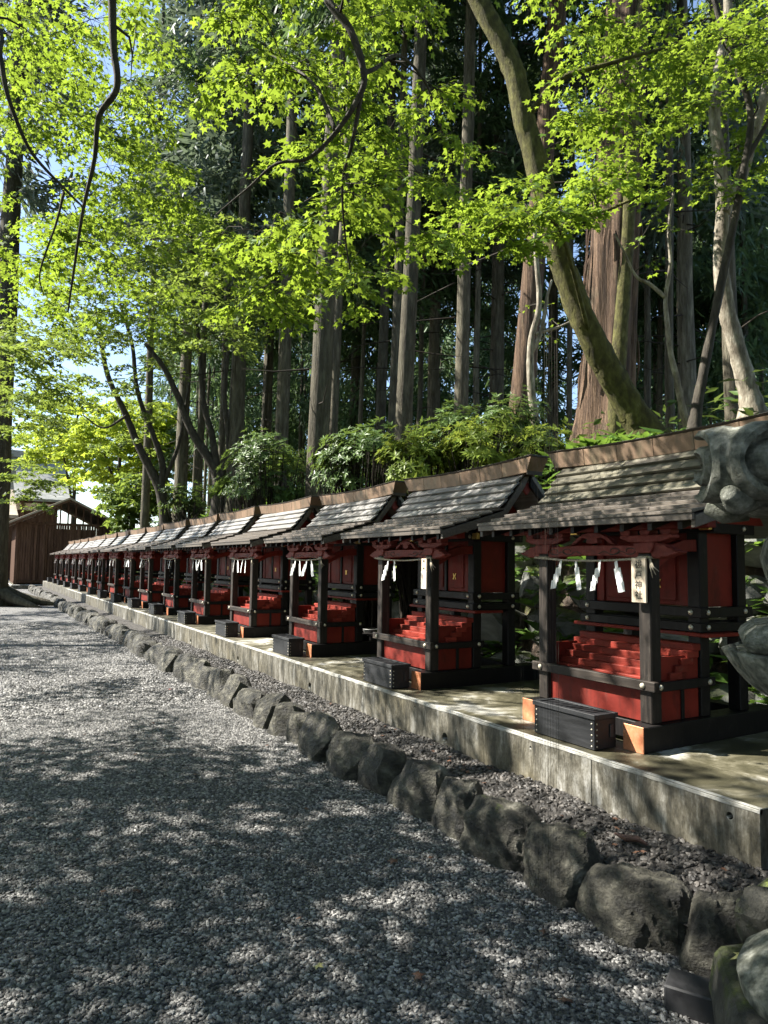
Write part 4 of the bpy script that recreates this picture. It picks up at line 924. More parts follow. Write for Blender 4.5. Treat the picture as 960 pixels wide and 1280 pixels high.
def dead_branches(H0, H1, r, n, seed):
    rr = np.random.default_rng(seed); mb = MB()
    for _ in range(n):
        z = rr.uniform(H0, H1); th = rr.uniform(0, 2*pi); L = rr.uniform(0.6, 2.0); d = np.array([cos(th), sin(th), rr.uniform(-0.35, 0.1)])
        p0 = np.array([0, 0, z]); mb.tube([p0+d*r*0.6, p0+d*(r+L*0.5)+rr.normal(0, .06, 3), p0+d*(r+L)+rr.normal(0, .1, 3)], [0.022, 0.014, 0.005], 4, False)
    return mb.mesh('dead_branches', True, fix=False)
def cedar(label, base, top, r, group, H=24.0, crown0=9.0, var=0, bark='cedarbark', sides=12, flare=0.35, crowns=None, cscale=1.0, dead=8, name='cedar_tree'):
    base = np.asarray(base, float); ax = np.asarray(top, float)-base; ax = ax/ax[2]
    root = thing(name, label, 'tree', tuple(base), group)
    zz = np.concatenate([[-0.6, 0, 0.25, 0.6, 1.2], np.linspace(2.2, H, 12)])
    P = ax[None]*zz[:, None]+rng.normal(0, 0.012, (len(zz), 3))*np.array([1, 1, 0])
    R = r*(1-0.72*np.clip(zz, 0, H)/H)*(1+flare*np.exp(-np.clip(zz, 0, 99)/0.55))
    link('trunk', MB().tube(P, R, sides, True, 0.03).mesh('trunk', True), root, bark)
    if dead: link('dead_branches', dead_branches(2.5, crown0+2, r, dead, abs(int(base[0]*100+base[1]*10))), root, 'twig')['kind'] = 'stuff'
    cs = crowns or CROWNS
    c = link('crown', cs[var % len(cs)], root); c['kind'] = 'stuff'
    c.location = tuple(ax*crown0); hs = (H+1.5-crown0)/15.0
    c.scale = (cscale, cscale, hs); c.rotation_euler = (0, 0, rng.uniform(0, 6.28))
    return root
def cedar_px(label, b, t, D, w, group, **kw):
    pb, pt = at(*b, D=D), at(*t, D=D); ax = (pt-pb)/(pt-pb)[2]
    z = float(BANKZ(pb[0], pb[1])); base = pb+ax*(z-pb[2]); return cedar(label, base, base+ax, w/2/F_PX*D, group, **kw)

G1 = 'tall cedars standing close behind the shrines'
cedar_px('stout grey cedar trunk rising behind the fourth shrine roof beside the shrubs', (394, 620), (411, 300), 14.5, 29, G1, var=0, sides=16, crown0=11, H=27)
cedar_px('pale straight sunlit cedar trunk rising from between the green shrubs', (505, 530), (519, 200), 16.5, 22, G1, var=1, sides=16, crown0=12.5, H=28)
cedar_px('straight brown cedar trunk just beyond the pale sunlit cedar', (574, 560), (584, 200), 18, 19, G1, var=2, sides=14, crown0=13, H=28)
cedar_px('leaning red-brown cedar trunk beside the thin pale tree', (650, 520), (692, 60), 16.5, 31, G1, var=3, sides=18, crown0=14, H=28, bark='redbark')
cedar_px('grey cedar trunk standing left of the stout grey cedar', (352, 570), (360, 300), 20, 18, G1, var=1, sides=12, crown0=13, H=27)
cedar_px('dark cedar trunk paired tightly against the pale sunlit cedar', (476, 540), (485, 250), 21, 14, G1, var=2, crown0=13, H=26)
cedar_px('thin brown cedar trunk squeezed beside the pale sunlit cedar', (491, 530), (500, 250), 20, 12, G1, var=3, crown0=13, H=26)
cedar_px('dark twin trunk directly behind the stout grey cedar', (415, 560), (428, 300), 19, 12, G1, var=0, crown0=13, H=26)
cedar_px('lichen-grey cedar trunk behind the pale twisted trees', (917, 515), (911, 380), 14, 20, G1, var=1, crown0=12, H=24)
cedar_px('slim reddish cedar trunk between the giant cedar and twisted trees', (837, 500), (836, 250), 16, 11, G1, var=2, crown0=12, H=24)
cedar_px('slender dark cedar trunk left of the giant red cedar', (712, 500), (714, 300), 21, 8, G1, var=3, crown0=13, H=25)
cedar_px('grey cedar trunk behind the dark forked maples, nearest the shed', (182, 620), (190, 400), 30, 11, G1, var=0, crown0=13, H=26)
cedar_px('upright cedar trunk close behind the second forked maple', (249, 600), (256, 400), 27, 10, G1, var=1, crown0=13, H=26)
cedar_px('dark cedar trunk right of the second forked maple', (276, 600), (283, 400), 25, 9, G1, var=2, crown0=12, H=26)
# giant cedar with fluted, flared foot
def giant():
    D = 12.6; pb, pt = at(755, 545, D=D), at(778, 100, D=D); ax = (pt-pb)/(pt-pb)[2]; z = float(BANKZ(pb[0], pb[1])); base = pb+ax*(z-pb[2])
    root = thing('cedar_tree', 'giant red-barked cedar with fluted flared base behind the leaning maple', 'tree', tuple(base), G1)
    k = 48; zz = np.concatenate([[-0.6, 0, 0.2, 0.45, 0.8, 1.3], np.linspace(2.0, 26, 14)]); V = []
    ph = rng.uniform(0, 6.28, 4)
    for q in zz:
        for j in range(k):
            t = 2*pi*j/k; r = 0.44*(1-0.6*max(q, 0)/26)*(1+0.55*math.exp(-max(q, 0)/0.7))
            r *= 1+0.07*sin(5*t+ph[0])+0.05*sin(9*t+ph[1]+q*0.12)+0.025*sin(19*t+ph[2])+0.12*math.exp(-max(q, 0)/0.6)*sin(6*t+ph[3])
            V.append(ax*q+np.array([r*cos(t), r*sin(t), 0]))
    Q = [(i*k+j, i*k+(j+1) % k, (i+1)*k+(j+1) % k, (i+1)*k+j) for i in range(len(zz)-1) for j in range(k)]
    link('trunk', MB().add(V, Q).mesh('trunk', True, fix=False), root, 'redbark')
    strip = MB()
    for _ in range(26):   # loose strips of bark
        t = rng.uniform(0, 6.28); q = rng.uniform(0.6, 9); r = 0.45*(1-0.6*q/26)*(1+0.5*math.exp(-q/0.7)); L = rng.uniform(0.4, 1.3)
        p = [ax*(q+L*u)+np.array([cos(t), sin(t), 0])*(r*1.03+0.03*sin(pi*u)+0.05*(1-u)) for u in np.linspace(0, 1, 5)]
        strip.tube(p, [0.006, 0.02, 0.025, 0.02, 0.008], 4)
    link('bark_strips', strip.mesh('bark_strips'), root, 'redbark')['kind'] = 'stuff'
    st = smooth_poly([ax*0.0+np.array([-0.32, -0.50, -0.2]), ax*1.2+np.array([-0.22, -0.42, 0]), ax*3.5+np.array([-0.13, -0.40, 0]), ax*6.5+np.array([-0.10, -0.38, 0]), ax*10+np.array([0.1, -0.35, 0])])
    link('side_stem', MB().tube(st, np.linspace(0.15, 0.09, len(st)), 10, True, 0.05).mesh('side_stem', True), root, 'mossbark')
    link('dead_branches', dead_branches(3.5, 12, 0.4, 16, 77), root, 'twig')['kind'] = 'stuff'
    c = link('crown', CROWNS[1], root); c['kind'] = 'stuff'; c.location = tuple(ax*11); c.scale = (1.5, 1.5, 1.1)
giant()
# cedars with foliage low enough to fill the view between the trunks
G2 = 'slim cedars of the dense grove behind the shrines'
n = 0; spots = []
while n < 78:
    D = rng.uniform(21, 58); x = rng.uniform(60, 985)
    if 560 < x < 720 and rng.random() < 0.25: continue
    p = at(x, 600, D=D)
    if any(np.hypot(p[0]-q[0], p[1]-q[1]) < 1.5 for q in spots) or p[1] > 46 and p[0] < 9: continue
    if x < 210 and D < 34: continue
    if p[0] < 8.5: continue
    spots.append(p); z = float(BANKZ(p[0], p[1])); r = rng.uniform(0.06, 0.13)
    lean = rng.normal(0, 0.012, 2)+np.array([0.012, -0.006])
    cedar('slim straight cedar in the dense grove behind the shrines', (p[0], p[1], z), (p[0]+lean[0], p[1]+lean[1], z+1), r, G2, H=rng.uniform(19, 27), crown0=(rng.uniform(1.5, 7.0) if D > 30 else rng.uniform(4.5, 10)), var=n, sides=8, flare=0.2, cscale=rng.uniform(0.8, 1.25), dead=10 if D < 38 else 0)
    n += 1
# big blue-green conifers high on the left
G3 = 'blue-green conifers above the forked maples'
for i, (x, D, c0, cs) in enumerate([(292, 21, 8.0, 1.25), (225, 27, 9.5, 1.3), (330, 30, 8.5, 1.3), (620, 22, 9.5, 1.2), (690, 27, 10.0, 1.25), (540, 26, 9.5, 1.2), (860, 19, 7.5, 1.1), (440, 31, 9, 1.3)]):
    p = at(x, 600, D=D); z = float(BANKZ(p[0], p[1]))
    cedar(['tall blue-green conifer with drooping boughs above the forked maples', 'blue-green conifer standing back behind the forked maples', 'blue-green conifer between the forked maples and the stout grey cedar', 'blue-green conifer behind the straight brown cedar', 'blue-green conifer behind the leaning red-brown cedar', 'blue-green conifer behind the pale sunlit cedar', 'blue-green conifer behind the twisted pale trees', 'blue-green conifer right of the stout grey cedar'][i], (p[0], p[1], z), (p[0]+0.01, p[1], z+1), 0.26, G3, H=25, crown0=c0, var=i, crowns=CROWNSB, cscale=cs, dead=14)

# leaning mossy maple behind the first shrine
lm = [(815, 556), (793, 518), (762, 466), (736, 415), (715, 365), (694, 300), (673, 212), (655, 150), (644, 95), (625, 50), (598, 0), (570, -60), (545, -140)]
Dl = [8.7, 8.7, 8.65, 8.6, 8.6, 8.55, 8.5, 8.5, 8.5, 8.5, 8.5, 8.5, 8.5]
sp = poly_sprays([(552, 312), (570, 270), (640, 232), (700, 205), (765, 190), (775, 232), (735, 262), (715, 300), (640, 312), (600, 328)], 46, 6.9, 8.0, 0.36)
sp += poly_sprays([(690, 120), (700, 20), (800, 0), (860, 60), (850, 180), (800, 210), (720, 190)], 40, 7.4, 9.0, 0.42)
sp += poly_sprays([(560, -40), (640, -200), (900, -220), (860, -20), (700, 0)], 34, 7.0, 10, 0.5)
broadleaf('maple_tree', 'leaning mossy maple arching up behind the first shrine', 'tree',
          [px_limb(lm, Dl, 0.185, 0.10), px_limb([(690, 290), (720, 275), (760, 262), (800, 245)], [8.5, 7.9, 7.5, 7.3], 0.035, 0.012),
           px_limb([(736, 415), (700, 290), (660, 262), (610, 292)], [8.5, 7.7, 7.4, 7.2], 0.03, 0.008),
           px_limb([(655, 150), (700, 100), (760, 80), (830, 60)], [8.5, 8.2, 8.0, 8.0], 0.05, 0.015),
           px_limb([(598, 0), (680, -60), (760, -120)], [8.5, 8.2, 8.0], 0.06, 0.02)], sp, 0.062, 'mapleleaf', 'mossbark', 'maple', 55, trunk_sides=18, droop=0.35)

# twisted pale trees on the bank at the right
sp = poly_sprays([(840, 20), (965, -10), (985, 120), (960, 140), (880, 150), (830, 110)], 30, 7.8, 9.8, 0.40)
sp += poly_sprays([(830, 210), (900, 170), (985, 150), (985, 230), (870, 270), (800, 262)], 12, 7.6, 9.0, 0.34)
broadleaf('pale_barked_tree', 'twisted pale lichened tree on the bank above the lantern', 'tree',
          [px_limb([(942, 522), (936, 490), (925, 450), (909, 390), (901, 330), (903, 268), (900, 200), (893, 150), (898, 90), (910, 20), (905, -60)], 8.4, 0.125, 0.045),
           px_limb([(903, 268), (925, 225), (945, 160), (962, 90), (980, 0)], 8.4, 0.085, 0.04)], sp, 0.06, 'mapleleaf', 'palebark', 'maple', 50, trunk_sides=14)
sp = poly_sprays([(880, 0), (965, 10), (985, 90), (940, 110), (900, 70)], 14, 6.6, 8.2, 0.36)
broadleaf('dark_slender_tree', 'dark crooked slender tree crossing the twisted pale tree', 'tree',
          [px_limb([(867, 540), (872, 505), (882, 452), (890, 410), (904, 342), (917, 280), (932, 200), (938, 140), (920, 82), (898, 20), (880, -60)], 8.0, 0.062, 0.028),
           px_limb([(932, 200), (950, 170), (972, 130), (1000, 80)], 8.0, 0.035, 0.015)], sp, 0.058, 'mapleleaf', 'darkbark', 'maple', 45)
sp = poly_sprays([(770, 290), (830, 260), (850, 330), (800, 350)], 4, 8.0, 8.8, 0.2)
broadleaf('thin_crooked_tree', 'thin crooked sapling between giant cedar and twisted pale tree', 'tree',
          [px_limb([(862, 542), (853, 510), (845, 470), (838, 440), (834, 405), (832, 372), (838, 330), (836, 285), (842, 240)], 8.3, 0.045, 0.015),
           px_limb([(832, 372), (812, 355), (795, 345), (780, 315), (768, 292)], 8.3, 0.026, 0.01)], sp, 0.05, 'mapleleaf', 'palebark', 'maple', 18)
sp = poly_sprays([(650, 390), (680, 350), (700, 420), (690, 440)], 4, 11.4, 12, 0.2)
broadleaf('thin_crooked_tree', 'thin pale forked sapling in front of the leaning red-brown cedar', 'tree',
          [px_limb([(672, 560), (668, 520), (663, 470), (664, 425), (674, 380), (670, 320), (668, 280)], 11.5, 0.085, 0.03),
           px_limb([(664, 440), (676, 415), (684, 370), (690, 350)], 11.5, 0.05, 0.015), px_limb([(668, 418), (700, 408), (725, 395)], 11.5, 0.03, 0.01)], sp, 0.05, 'mapleleaf', 'palebark', 'maple', 14)

# forked dark maples beyond the middle of the row
sp = poly_sprays([(60, 300), (190, 250), (260, 330), (250, 430), (170, 470), (90, 440)], 110, 19, 26, 0.75)
sp += poly_sprays([(100, 480), (150, 470), (190, 500), (190, 560), (120, 560)], 16, 22, 27, 0.6)
broadleaf('maple_tree', 'dark forked maple behind the far half of the shrine row', 'tree',
          [px_limb([(210, 668), (207, 650), (201, 615), (190, 590), (172, 555), (158, 520), (135, 470), (125, 420)], 24.5, 0.24, 0.07),
           px_limb([(201, 615), (203, 580), (190, 540), (172, 490), (165, 430), (150, 380)], 24.5, 0.14, 0.05),
           px_limb([(206, 600), (222, 560), (230, 520), (238, 470)], 24.5, 0.09, 0.03), px_limb([(158, 520), (130, 535), (105, 520)], 24, 0.05, 0.02)], sp, 0.115, 'farleaf', 'darkbark', 'star', 70, group='forked maples behind the row', twigs=False)
sp = poly_sprays([(170, 330), (300, 260), (345, 330), (330, 430), (230, 440)], 80, 17, 23, 0.7)
broadleaf('maple_tree', 'dark forked maple with three stems behind the middle of the shrine row', 'tree',
          [px_limb([(270, 660), (271, 640), (273, 602), (262, 575), (240, 540), (222, 495), (205, 460), (182, 430)], 21, 0.22, 0.06),
           px_limb([(273, 602), (266, 550), (254, 500), (250, 440), (244, 390)], 21, 0.13, 0.05),
           px_limb([(275, 600), (286, 560), (281, 500), (285, 440), (290, 390)], 21, 0.11, 0.04)], sp, 0.105, 'farleaf', 'darkbark', 'star', 70, group='forked maples behind the row', twigs=False)
# sunlit yellow-green trees at the end of the bank
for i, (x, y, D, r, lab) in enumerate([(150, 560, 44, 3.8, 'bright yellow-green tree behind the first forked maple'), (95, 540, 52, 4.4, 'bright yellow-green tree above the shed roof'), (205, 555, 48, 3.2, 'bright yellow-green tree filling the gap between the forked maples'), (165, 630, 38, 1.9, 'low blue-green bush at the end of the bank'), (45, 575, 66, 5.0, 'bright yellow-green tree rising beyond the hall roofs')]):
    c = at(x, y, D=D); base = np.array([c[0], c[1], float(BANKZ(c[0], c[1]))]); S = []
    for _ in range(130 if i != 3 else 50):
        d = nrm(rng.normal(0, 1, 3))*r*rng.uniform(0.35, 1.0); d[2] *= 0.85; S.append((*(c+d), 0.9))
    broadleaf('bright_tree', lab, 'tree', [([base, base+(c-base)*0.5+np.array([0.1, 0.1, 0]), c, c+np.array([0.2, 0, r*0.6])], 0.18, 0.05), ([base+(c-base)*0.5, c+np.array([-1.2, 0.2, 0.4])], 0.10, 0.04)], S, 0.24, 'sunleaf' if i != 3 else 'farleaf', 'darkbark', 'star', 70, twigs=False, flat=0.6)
# broad trunk at the left edge by the shed, with maple foliage hanging from it
pb = at(-10, 735, D=24); pt = at(8, 380, D=24)
cedar('broad grey trunk with spreading roots beside the gravel near the shed', (pb[0], pb[1], 0.0), pb*[1, 1, 0]+(pt-pb)/(pt-pb)[2], 0.46, None, H=26, crown0=13, var=0, sides=22, flare=0.5, crowns=CROWNSB, cscale=1.4, dead=6)
rt_ = MB()
for a in (-0.9, -0.3, 0.25, 0.8, 1.6, 3.0, 4.2):
    d = np.array([cos(a), sin(a), 0]); rt_.tube([d*0.4+[0, 0, 0.5], d*0.9+[0, 0, 0.28], d*1.6+[0, 0, 0.12], d*2.3+[0, 0, -0.02]], [0.22, 0.18, 0.12, 0.05], 8)
big = [o for o in bpy.data.objects if o.get('label', '').startswith('broad grey trunk')][0]
link('roots', rt_.mesh('roots', True), big, 'cedarbark')
sp = poly_sprays([(20, 560), (60, 575), (75, 620), (30, 640), (5, 605)], 20, 19, 21, 0.5)+poly_sprays([(-10, 380), (60, 330), (120, 380), (110, 470), (60, 540), (-10, 540)], 90, 14, 20, 0.6)
broadleaf('maple_tree', 'layered green maple hanging before the shed roof', 'tree',
          [([np.array([-2.2, 16.5, 0]), np.array([-2.0, 16.6, 2.0]), np.array([-1.5, 16.8, 4.2]), np.array([-0.6, 17.0, 6.5]), np.array([-0.2, 17.2, 8.0])], 0.2, 0.08)], sp+box_sprays(60, (-7, 12, 4.0), (-1.6, 20, 6.6), 0.8), 0.10, 'farleaf', 'darkbark', 'star', 60, twigs=False)

# overhanging maples over the path: trunks stand on the left of the path
sp = poly_sprays([(255, 40), (330, -20), (520, -30), (545, 30), (560, 130), (610, 215), (540, 320), (500, 360), (470, 395), (400, 370), (345, 400), (325, 330), (350, 250), (345, 150), (260, 110)], 92, 4.5, 6.9, 0.30)
sp += poly_sprays([(255, 300), (330, 270), (400, 300), (390, 400), (300, 410)], 16, 5.5, 7.0, 0.3)
sp += poly_sprays([(200, -40), (600, -60), (700, -300), (100, -300)], 60, 3.6, 6.5, 0.4)
trunkA = [np.array([-2.9, 2.6, 0]), np.array([-2.75, 2.7, 1.4]), np.array([-2.3, 2.9, 2.9]), np.array([-1.5, 3.1, 4.3]), np.array([-0.6, 3.3, 5.6])]
broadleaf('overhanging_maple', 'bright green maple whose dark curved bough hangs over the path', 'tree',
          [(trunkA, 0.17, 0.09),
           ([trunkA[-1], np.array([0.4, 3.6, 6.2]), at(385, -60, D=4.7), at(410, 0, D=4.6), at(438, 38, D=4.55), at(455, 92, D=4.5), at(448, 122, D=4.5), at(420, 165, D=4.55), at(385, 198, D=4.6), at(345, 205, D=4.7), at(310, 235, D=4.8), at(270, 268, D=5.0)], 0.042, 0.004),
           ([at(455, 92, D=4.5), at(470, 85, D=4.6), at(500, 70, D=4.9), at(535, 110, D=5.2), at(560, 190, D=5.6)], 0.018, 0.006),
           ([at(452, 115, D=4.5), at(440, 180, D=4.6), at(428, 230, D=4.8), at(432, 300, D=5.0), at(440, 350, D=5.2)], 0.016, 0.005),
           ([at(420, 165, D=4.55), at(395, 110, D=4.8), at(360, 80, D=5.2), at(320, 60, D=5.6)], 0.018, 0.005)],
          sp, 0.052, 'mapleleaf', 'darkbark', 'maple', 56, group='maples overhanging the path', singles=300, droop=0.45)
sp = poly_sprays([(-20, -20), (230, -20), (235, 60), (215, 200), (250, 320), (270, 350), (150, 330), (-20, 330)], 135, 7.0, 11.0, 0.42)
sp += poly_sprays([(-20, 300), (150, 320), (260, 350), (240, 400), (130, 420), (-20, 380)], 26, 8.5, 11.0, 0.42)
sp += box_sprays(110, (-8.5, 6.5, 4.6), (-1.4, 11.5, 7.8), 0.7)
trunkB = [np.array([-4.2, 8.2, 0]), np.array([-4.0, 8.3, 1.8]), np.array([-3.3, 8.2, 3.6]), np.array([-2.2, 7.9, 5.6]), np.array([-1.0, 7.4, 7.4])]
broadleaf('overhanging_maple', 'green maple with two dark drooping branches hanging over the far path', 'tree',
          [(trunkB, 0.2, 0.10),
           ([trunkB[-1], np.array([0.1, 6.6, 7.6]), at(138, -50, D=6.2), at(140, 0, D=6.2), at(142, 60, D=6.2), at(146, 110, D=6.2), at(124, 145, D=6.3), at(118, 200, D=6.4), at(104, 262, D=6.5), at(92, 340, D=6.7), at(85, 390, D=6.9)], 0.055, 0.008),
           ([trunkB[-1], np.array([-1.1, 6.9, 7.0]), at(-15, 20, D=6.4), at(0, 70, D=6.3), at(10, 120, D=6.3), at(38, 188, D=6.4), at(80, 235, D=6.5), at(105, 260, D=6.5)], 0.042, 0.008),
           ([at(80, 240, D=6.5), at(70, 280, D=6.5), at(50, 340, D=6.6), at(55, 370, D=6.7)], 0.014, 0.005),
           (trunkB[2:3]+[np.array([-5.0, 9.5, 5.6]), np.array([-6.2, 10.8, 7.4])], 0.09, 0.03)],
          sp, 0.058, 'mapleleaf', 'darkbark', 'maple', 58, group='maples overhanging the path', singles=0, droop=0.4)
# more crowns left of the path that shade it
sp = box_sprays(330, (-9.0, 0.0, 4.0), (-1.4, 9.5, 7.8), 0.8)+box_sprays(60, (-3.6, 2.0, 3.8), (-0.7, 7.5, 6.6), 0.7)
broadleaf('path_maple', 'spreading maple left of the path beside the nearest gravel', 'tree',
          [([np.array([-5.2, 4.6, 0]), np.array([-5.1, 4.6, 2.0]), np.array([-4.8, 4.5, 4.0]), np.array([-4.4, 4.4, 6.4])], 0.2, 0.08),
           ([np.array([-5.0, 4.6, 3.0]), np.array([-3.8, 3.6, 5.2]), np.array([-2.6, 3.0, 6.5])], 0.09, 0.03), ([np.array([-5.0, 4.6, 3.2]), np.array([-6.4, 5.6, 5.6])], 0.09, 0.03)], sp, 0.115, 'mapleleaf', 'darkbark', 'star', 60, twigs=False)
sp = box_sprays(120, (-12, 17, 5), (-3.5, 30, 11), 0.9)
broadleaf('path_maple', 'spreading maple left of the path opposite the middle shrines', 'tree',
          [([np.array([-7.5, 23, 0]), np.array([-7.3, 23, 3.0]), np.array([-7.0, 23, 6.0]), np.array([-6.8, 23, 9.0])], 0.25, 0.08),
           ([np.array([-7.3, 23, 3.4]), np.array([-5.4, 21, 6.5])], 0.1, 0.03), ([np.array([-7.3, 23, 3.4]), np.array([-9.4, 25, 6.5])], 0.1, 0.03)], sp, 0.16, 'mapleleaf', 'darkbark', 'star', 55, twigs=False)

# unseen cedars behind the viewer and across the path, added to block sky light
G4 = 'unseen cedars added to block sky light'
for i, (x, y) in enumerate([(-12, -4), (-16, 1), (-21, 6), (-22, 12), (-23, 18), (-23.5, 25), (-5, -7), (0.5, -9), (5, -8), (9.5, -6), (12, -1.5), (-25, 9), (-9, -11), (3, -14), (-24, 32), (-20, -2), (13, -9), (-25, 15)]):
    cedar('unseen tall cedar added to block sky light, out of view of the shrines', (x, y, 0.0 if x < 5 else float(BANKZ(x, y))), (x+0.01, y, 1.0 if x < 5 else float(BANKZ(x, y))+1), 0.30, G4, H=24, crown0=3.5+(i % 3)*1.2, var=i, cscale=1.7, dead=4)
# ------------------------------------------------------------------ shrubs, ferns, ground cover
def shrub(label, c, r, leafm, n=420, ls=0.105, squash=0.8):
    c = np.asarray(c, float); gz = float(BANKZ(c[0], c[1])); base = np.array([c[0], c[1], gz])
    root = thing('shrub', label, 'shrub', tuple(base), 'leafy shrubs behind the shrine roofs')
    tips = []; st = MB()
    lobes = [(np.zeros(3), r*0.8)]+[(nrm(rng.normal(0, 1, 3))*r*rng.uniform(0.55, 1.05)*np.array([1, 1, 0.7]), r*rng.uniform(0.25, 0.6)) for _ in range(11)]
    while len(tips) < n:
        lc, lr = lobes[rng.integers(len(lobes))]; d = nrm(rng.normal(0, 1, 3)); d[2] = abs(d[2])*1.0-0.25
        tips.append(c-base+lc+d*lr*rng.uniform(0.45, 1.25)*np.array([1, 1, squash])+np.array([0, 0, 0.22 if rng.random() < 0.1 else 0]))
    P, Y, N = [], [], []
    cc = c-base
    for i, t in enumerate(tips):
        ax = nrm(t-cc+np.array([0, 0, 0.5*r])); a = nrm(np.cross(ax, rng.normal(0, 1, 3))); b = np.cross(ax, a); m = 8
        th = np.arange(m)*2*pi/m+rng.uniform(0, 6)
        yd = np.cos(th)[:, None]*a+np.sin(th)[:, None]*b+ax*rng.uniform(-0.1, 0.7, (m, 1)); P.append(np.repeat(t[None], m, 0)); Y.append(yd); N.append(np.repeat(ax[None], m, 0)+rng.normal(0, 0.25, (m, 3)))
        if i % 4 == 0: st.tube([np.array([rng.normal(0, .1), rng.normal(0, .1), -0.1]), t*0.5+rng.normal(0, .08, 3), t], [0.02, 0.012, 0.004], 4, False)
    link('stems', st.mesh('stems', True, fix=False), root, 'twig')
    P = np.concatenate(P); cr = link('foliage', leaf_cloud('foliage', P, np.concatenate(Y), np.concatenate(N), ls*rng.uniform(0.7, 1.25, len(P)), 'lance'), root, leafm); cr['kind'] = 'stuff'
    return root
for (x, y, D, r, m, n, lab) in [
        (460, 588, 11.0, 0.78, 'shrubleaf', 620, 'dark glossy shrub right of the stout grey cedar'),
        (520, 585, 10.0, 0.55, 'shrublight', 420, 'bright yellow-green shrub above the second and third shrine roofs'),
        (595, 575, 9.8, 0.62, 'shrublight', 480, 'yellow-green shrub above the second shrine roof'),
        (628, 545, 11.2, 0.62, 'shrubleaf', 460, 'taller loose shrub left of the giant cedar'),
        (340, 600, 15.0, 0.95, 'shrubleaf', 560, 'dark rounded shrub left of the stout grey cedar'),
        (300, 615, 18.0, 0.9, 'shrubleaf', 420, 'dark shrub above the fifth shrine roof'),
        (560, 548, 13.0, 0.6, 'shrubleaf', 360, 'dark shrub at the foot of the straight brown cedar'),
        (675, 572, 9.4, 0.36, 'shrublight', 170, 'small leafy shrub in the gap between first and second shrine roofs'),
        (235, 625, 24.0, 0.9, 'shrubleaf', 260, 'low shrub between the two forked maples')]:
    shrub(lab, at(x, y, D=D), r, m, int(n*1.35))
# ferns and small leaves that grow over the boulders
def cover(name, n, y0, y1, mat, kind, size, x_off=(-0.15, 1.5)):
    Y = rng.uniform(y0, y1, n); s0 = 5.55+1.3*sm(2.6, 0.5, Y)+0.18*np.sin(Y*0.7)
    t = rng.uniform(0, 1, n); X = s0+x_off[0]+t*(x_off[1]-x_off[0])
    Z = np.maximum(BANKZ(X+0.1, Y), 0.3)+rng.uniform(0.0, 0.12, n); X = X-0.12*sm(0, 0.4, t)-0.1
    k = 6; P, Yd, N = [], [], []
    th0 = rng.uniform(0, 6.28, n)
    for j in range(k):
        th = th0+j*2*pi/k+rng.normal(0, 0.2, n); yd = np.stack([np.cos(th)-0.35, np.sin(th), rng.uniform(0.0, 0.8, n)], -1)
        P.append(np.stack([X, Y, Z], -1)); Yd.append(yd); N.append(np.array([-0.4, 0, 1.0])+rng.normal(0, 0.2, (n, 3)))
    P = np.concatenate(P)
    o = link(name, leaf_cloud(name, P, np.concatenate(Yd), np.concatenate(N), size*rng.uniform(0.6, 1.3, len(P)), kind), None, mat)
    return tag(o, None, None, None, 'stuff')
tag(cover('fern_cover', 1000, 0.2, 22, 'fern', 'lance', 0.30), 'green ferns growing between the mossy bank boulders', 'ferns')
tag(cover('leafy_ground_cover', 3200, 0.2, 40, 'fern', 'lance', 0.13, (-0.1, 1.9)), 'small leafy ground cover on the rocky bank', 'ground cover')
# leaf litter and low plants on top of the bank
n = 5200; X = rng.uniform(6.3, 14, n); Y = rng.uniform(0, 34, n); Z = BANKZ(X, Y)+0.015
a = rng.uniform(0, 6.28, n)
lit = link('leaf_litter', leaf_cloud('leaf_litter', np.stack([X, Y, Z], -1), np.stack([np.cos(a), np.sin(a), rng.normal(0, .25, n)], -1), np.array([0, 0, 1.0])+rng.normal(0, .35, (n, 3)), rng.uniform(0.05, 0.11, n), 'star'), None, 'deadleaf')
tag(lit, 'dry brown leaf litter on the bank around the tree roots', 'leaf litter', None, 'stuff')
n = 1500; X = rng.uniform(7.5, 22, n); Y = rng.uniform(3, 40, n); Z = BANKZ(X, Y)
P, Yd, N = [], [], []
for j in range(7):
    th = rng.uniform(0, 6.28, n); P.append(np.stack([X+rng.normal(0, .15, n), Y+rng.normal(0, .15, n), Z+rng.uniform(0.05, 0.7, n)], -1)); Yd.append(np.stack([np.cos(th), np.sin(th), rng.uniform(-.2, .7, n)], -1)); N.append(np.array([0, 0, 1.0])+rng.normal(0, .4, (n, 3)))
P = np.concatenate(P); us = link('undergrowth', leaf_cloud('undergrowth', P, np.concatenate(Yd), np.concatenate(N), rng.uniform(0.16, 0.34, len(P)), 'lance'), None, 'shrubleaf')
tag(us, 'low green undergrowth beneath the cedar grove', 'undergrowth', None, 'stuff')
# roots over the edge of the bank
for i, (pts, r) in enumerate([([(6.75, 3.2), (6.9, 3.9), (7.0, 4.6), (7.1, 5.3)], 0.06), ([(6.6, 2.6), (6.75, 3.3), (6.95, 3.9)], 0.07), ([(7.2, 4.3), (6.9, 4.8), (6.7, 5.4)], 0.05), ([(7.0, 5.6), (6.8, 6.3), (6.7, 7.0)], 0.06), ([(7.1, 3.0), (6.85, 2.4), (6.7, 1.8)], 0.07)]):
    P = [(x, y, float(BANKZ(x, y))+0.03+0.03*sin(k*2.1)) for k, (x, y) in enumerate(pts)]
    S = smooth_poly(P); o = link('tree_root', MB().tube(S-np.array(P[0]), np.linspace(r, r*0.35, len(S)), 8, True, 0.08).mesh('tree_root', True), None, 'darkbark', P[0])
    tag(o, 'gnarled brown root snaking over the bank top behind the first shrine', 'root', 'roots on the bank')

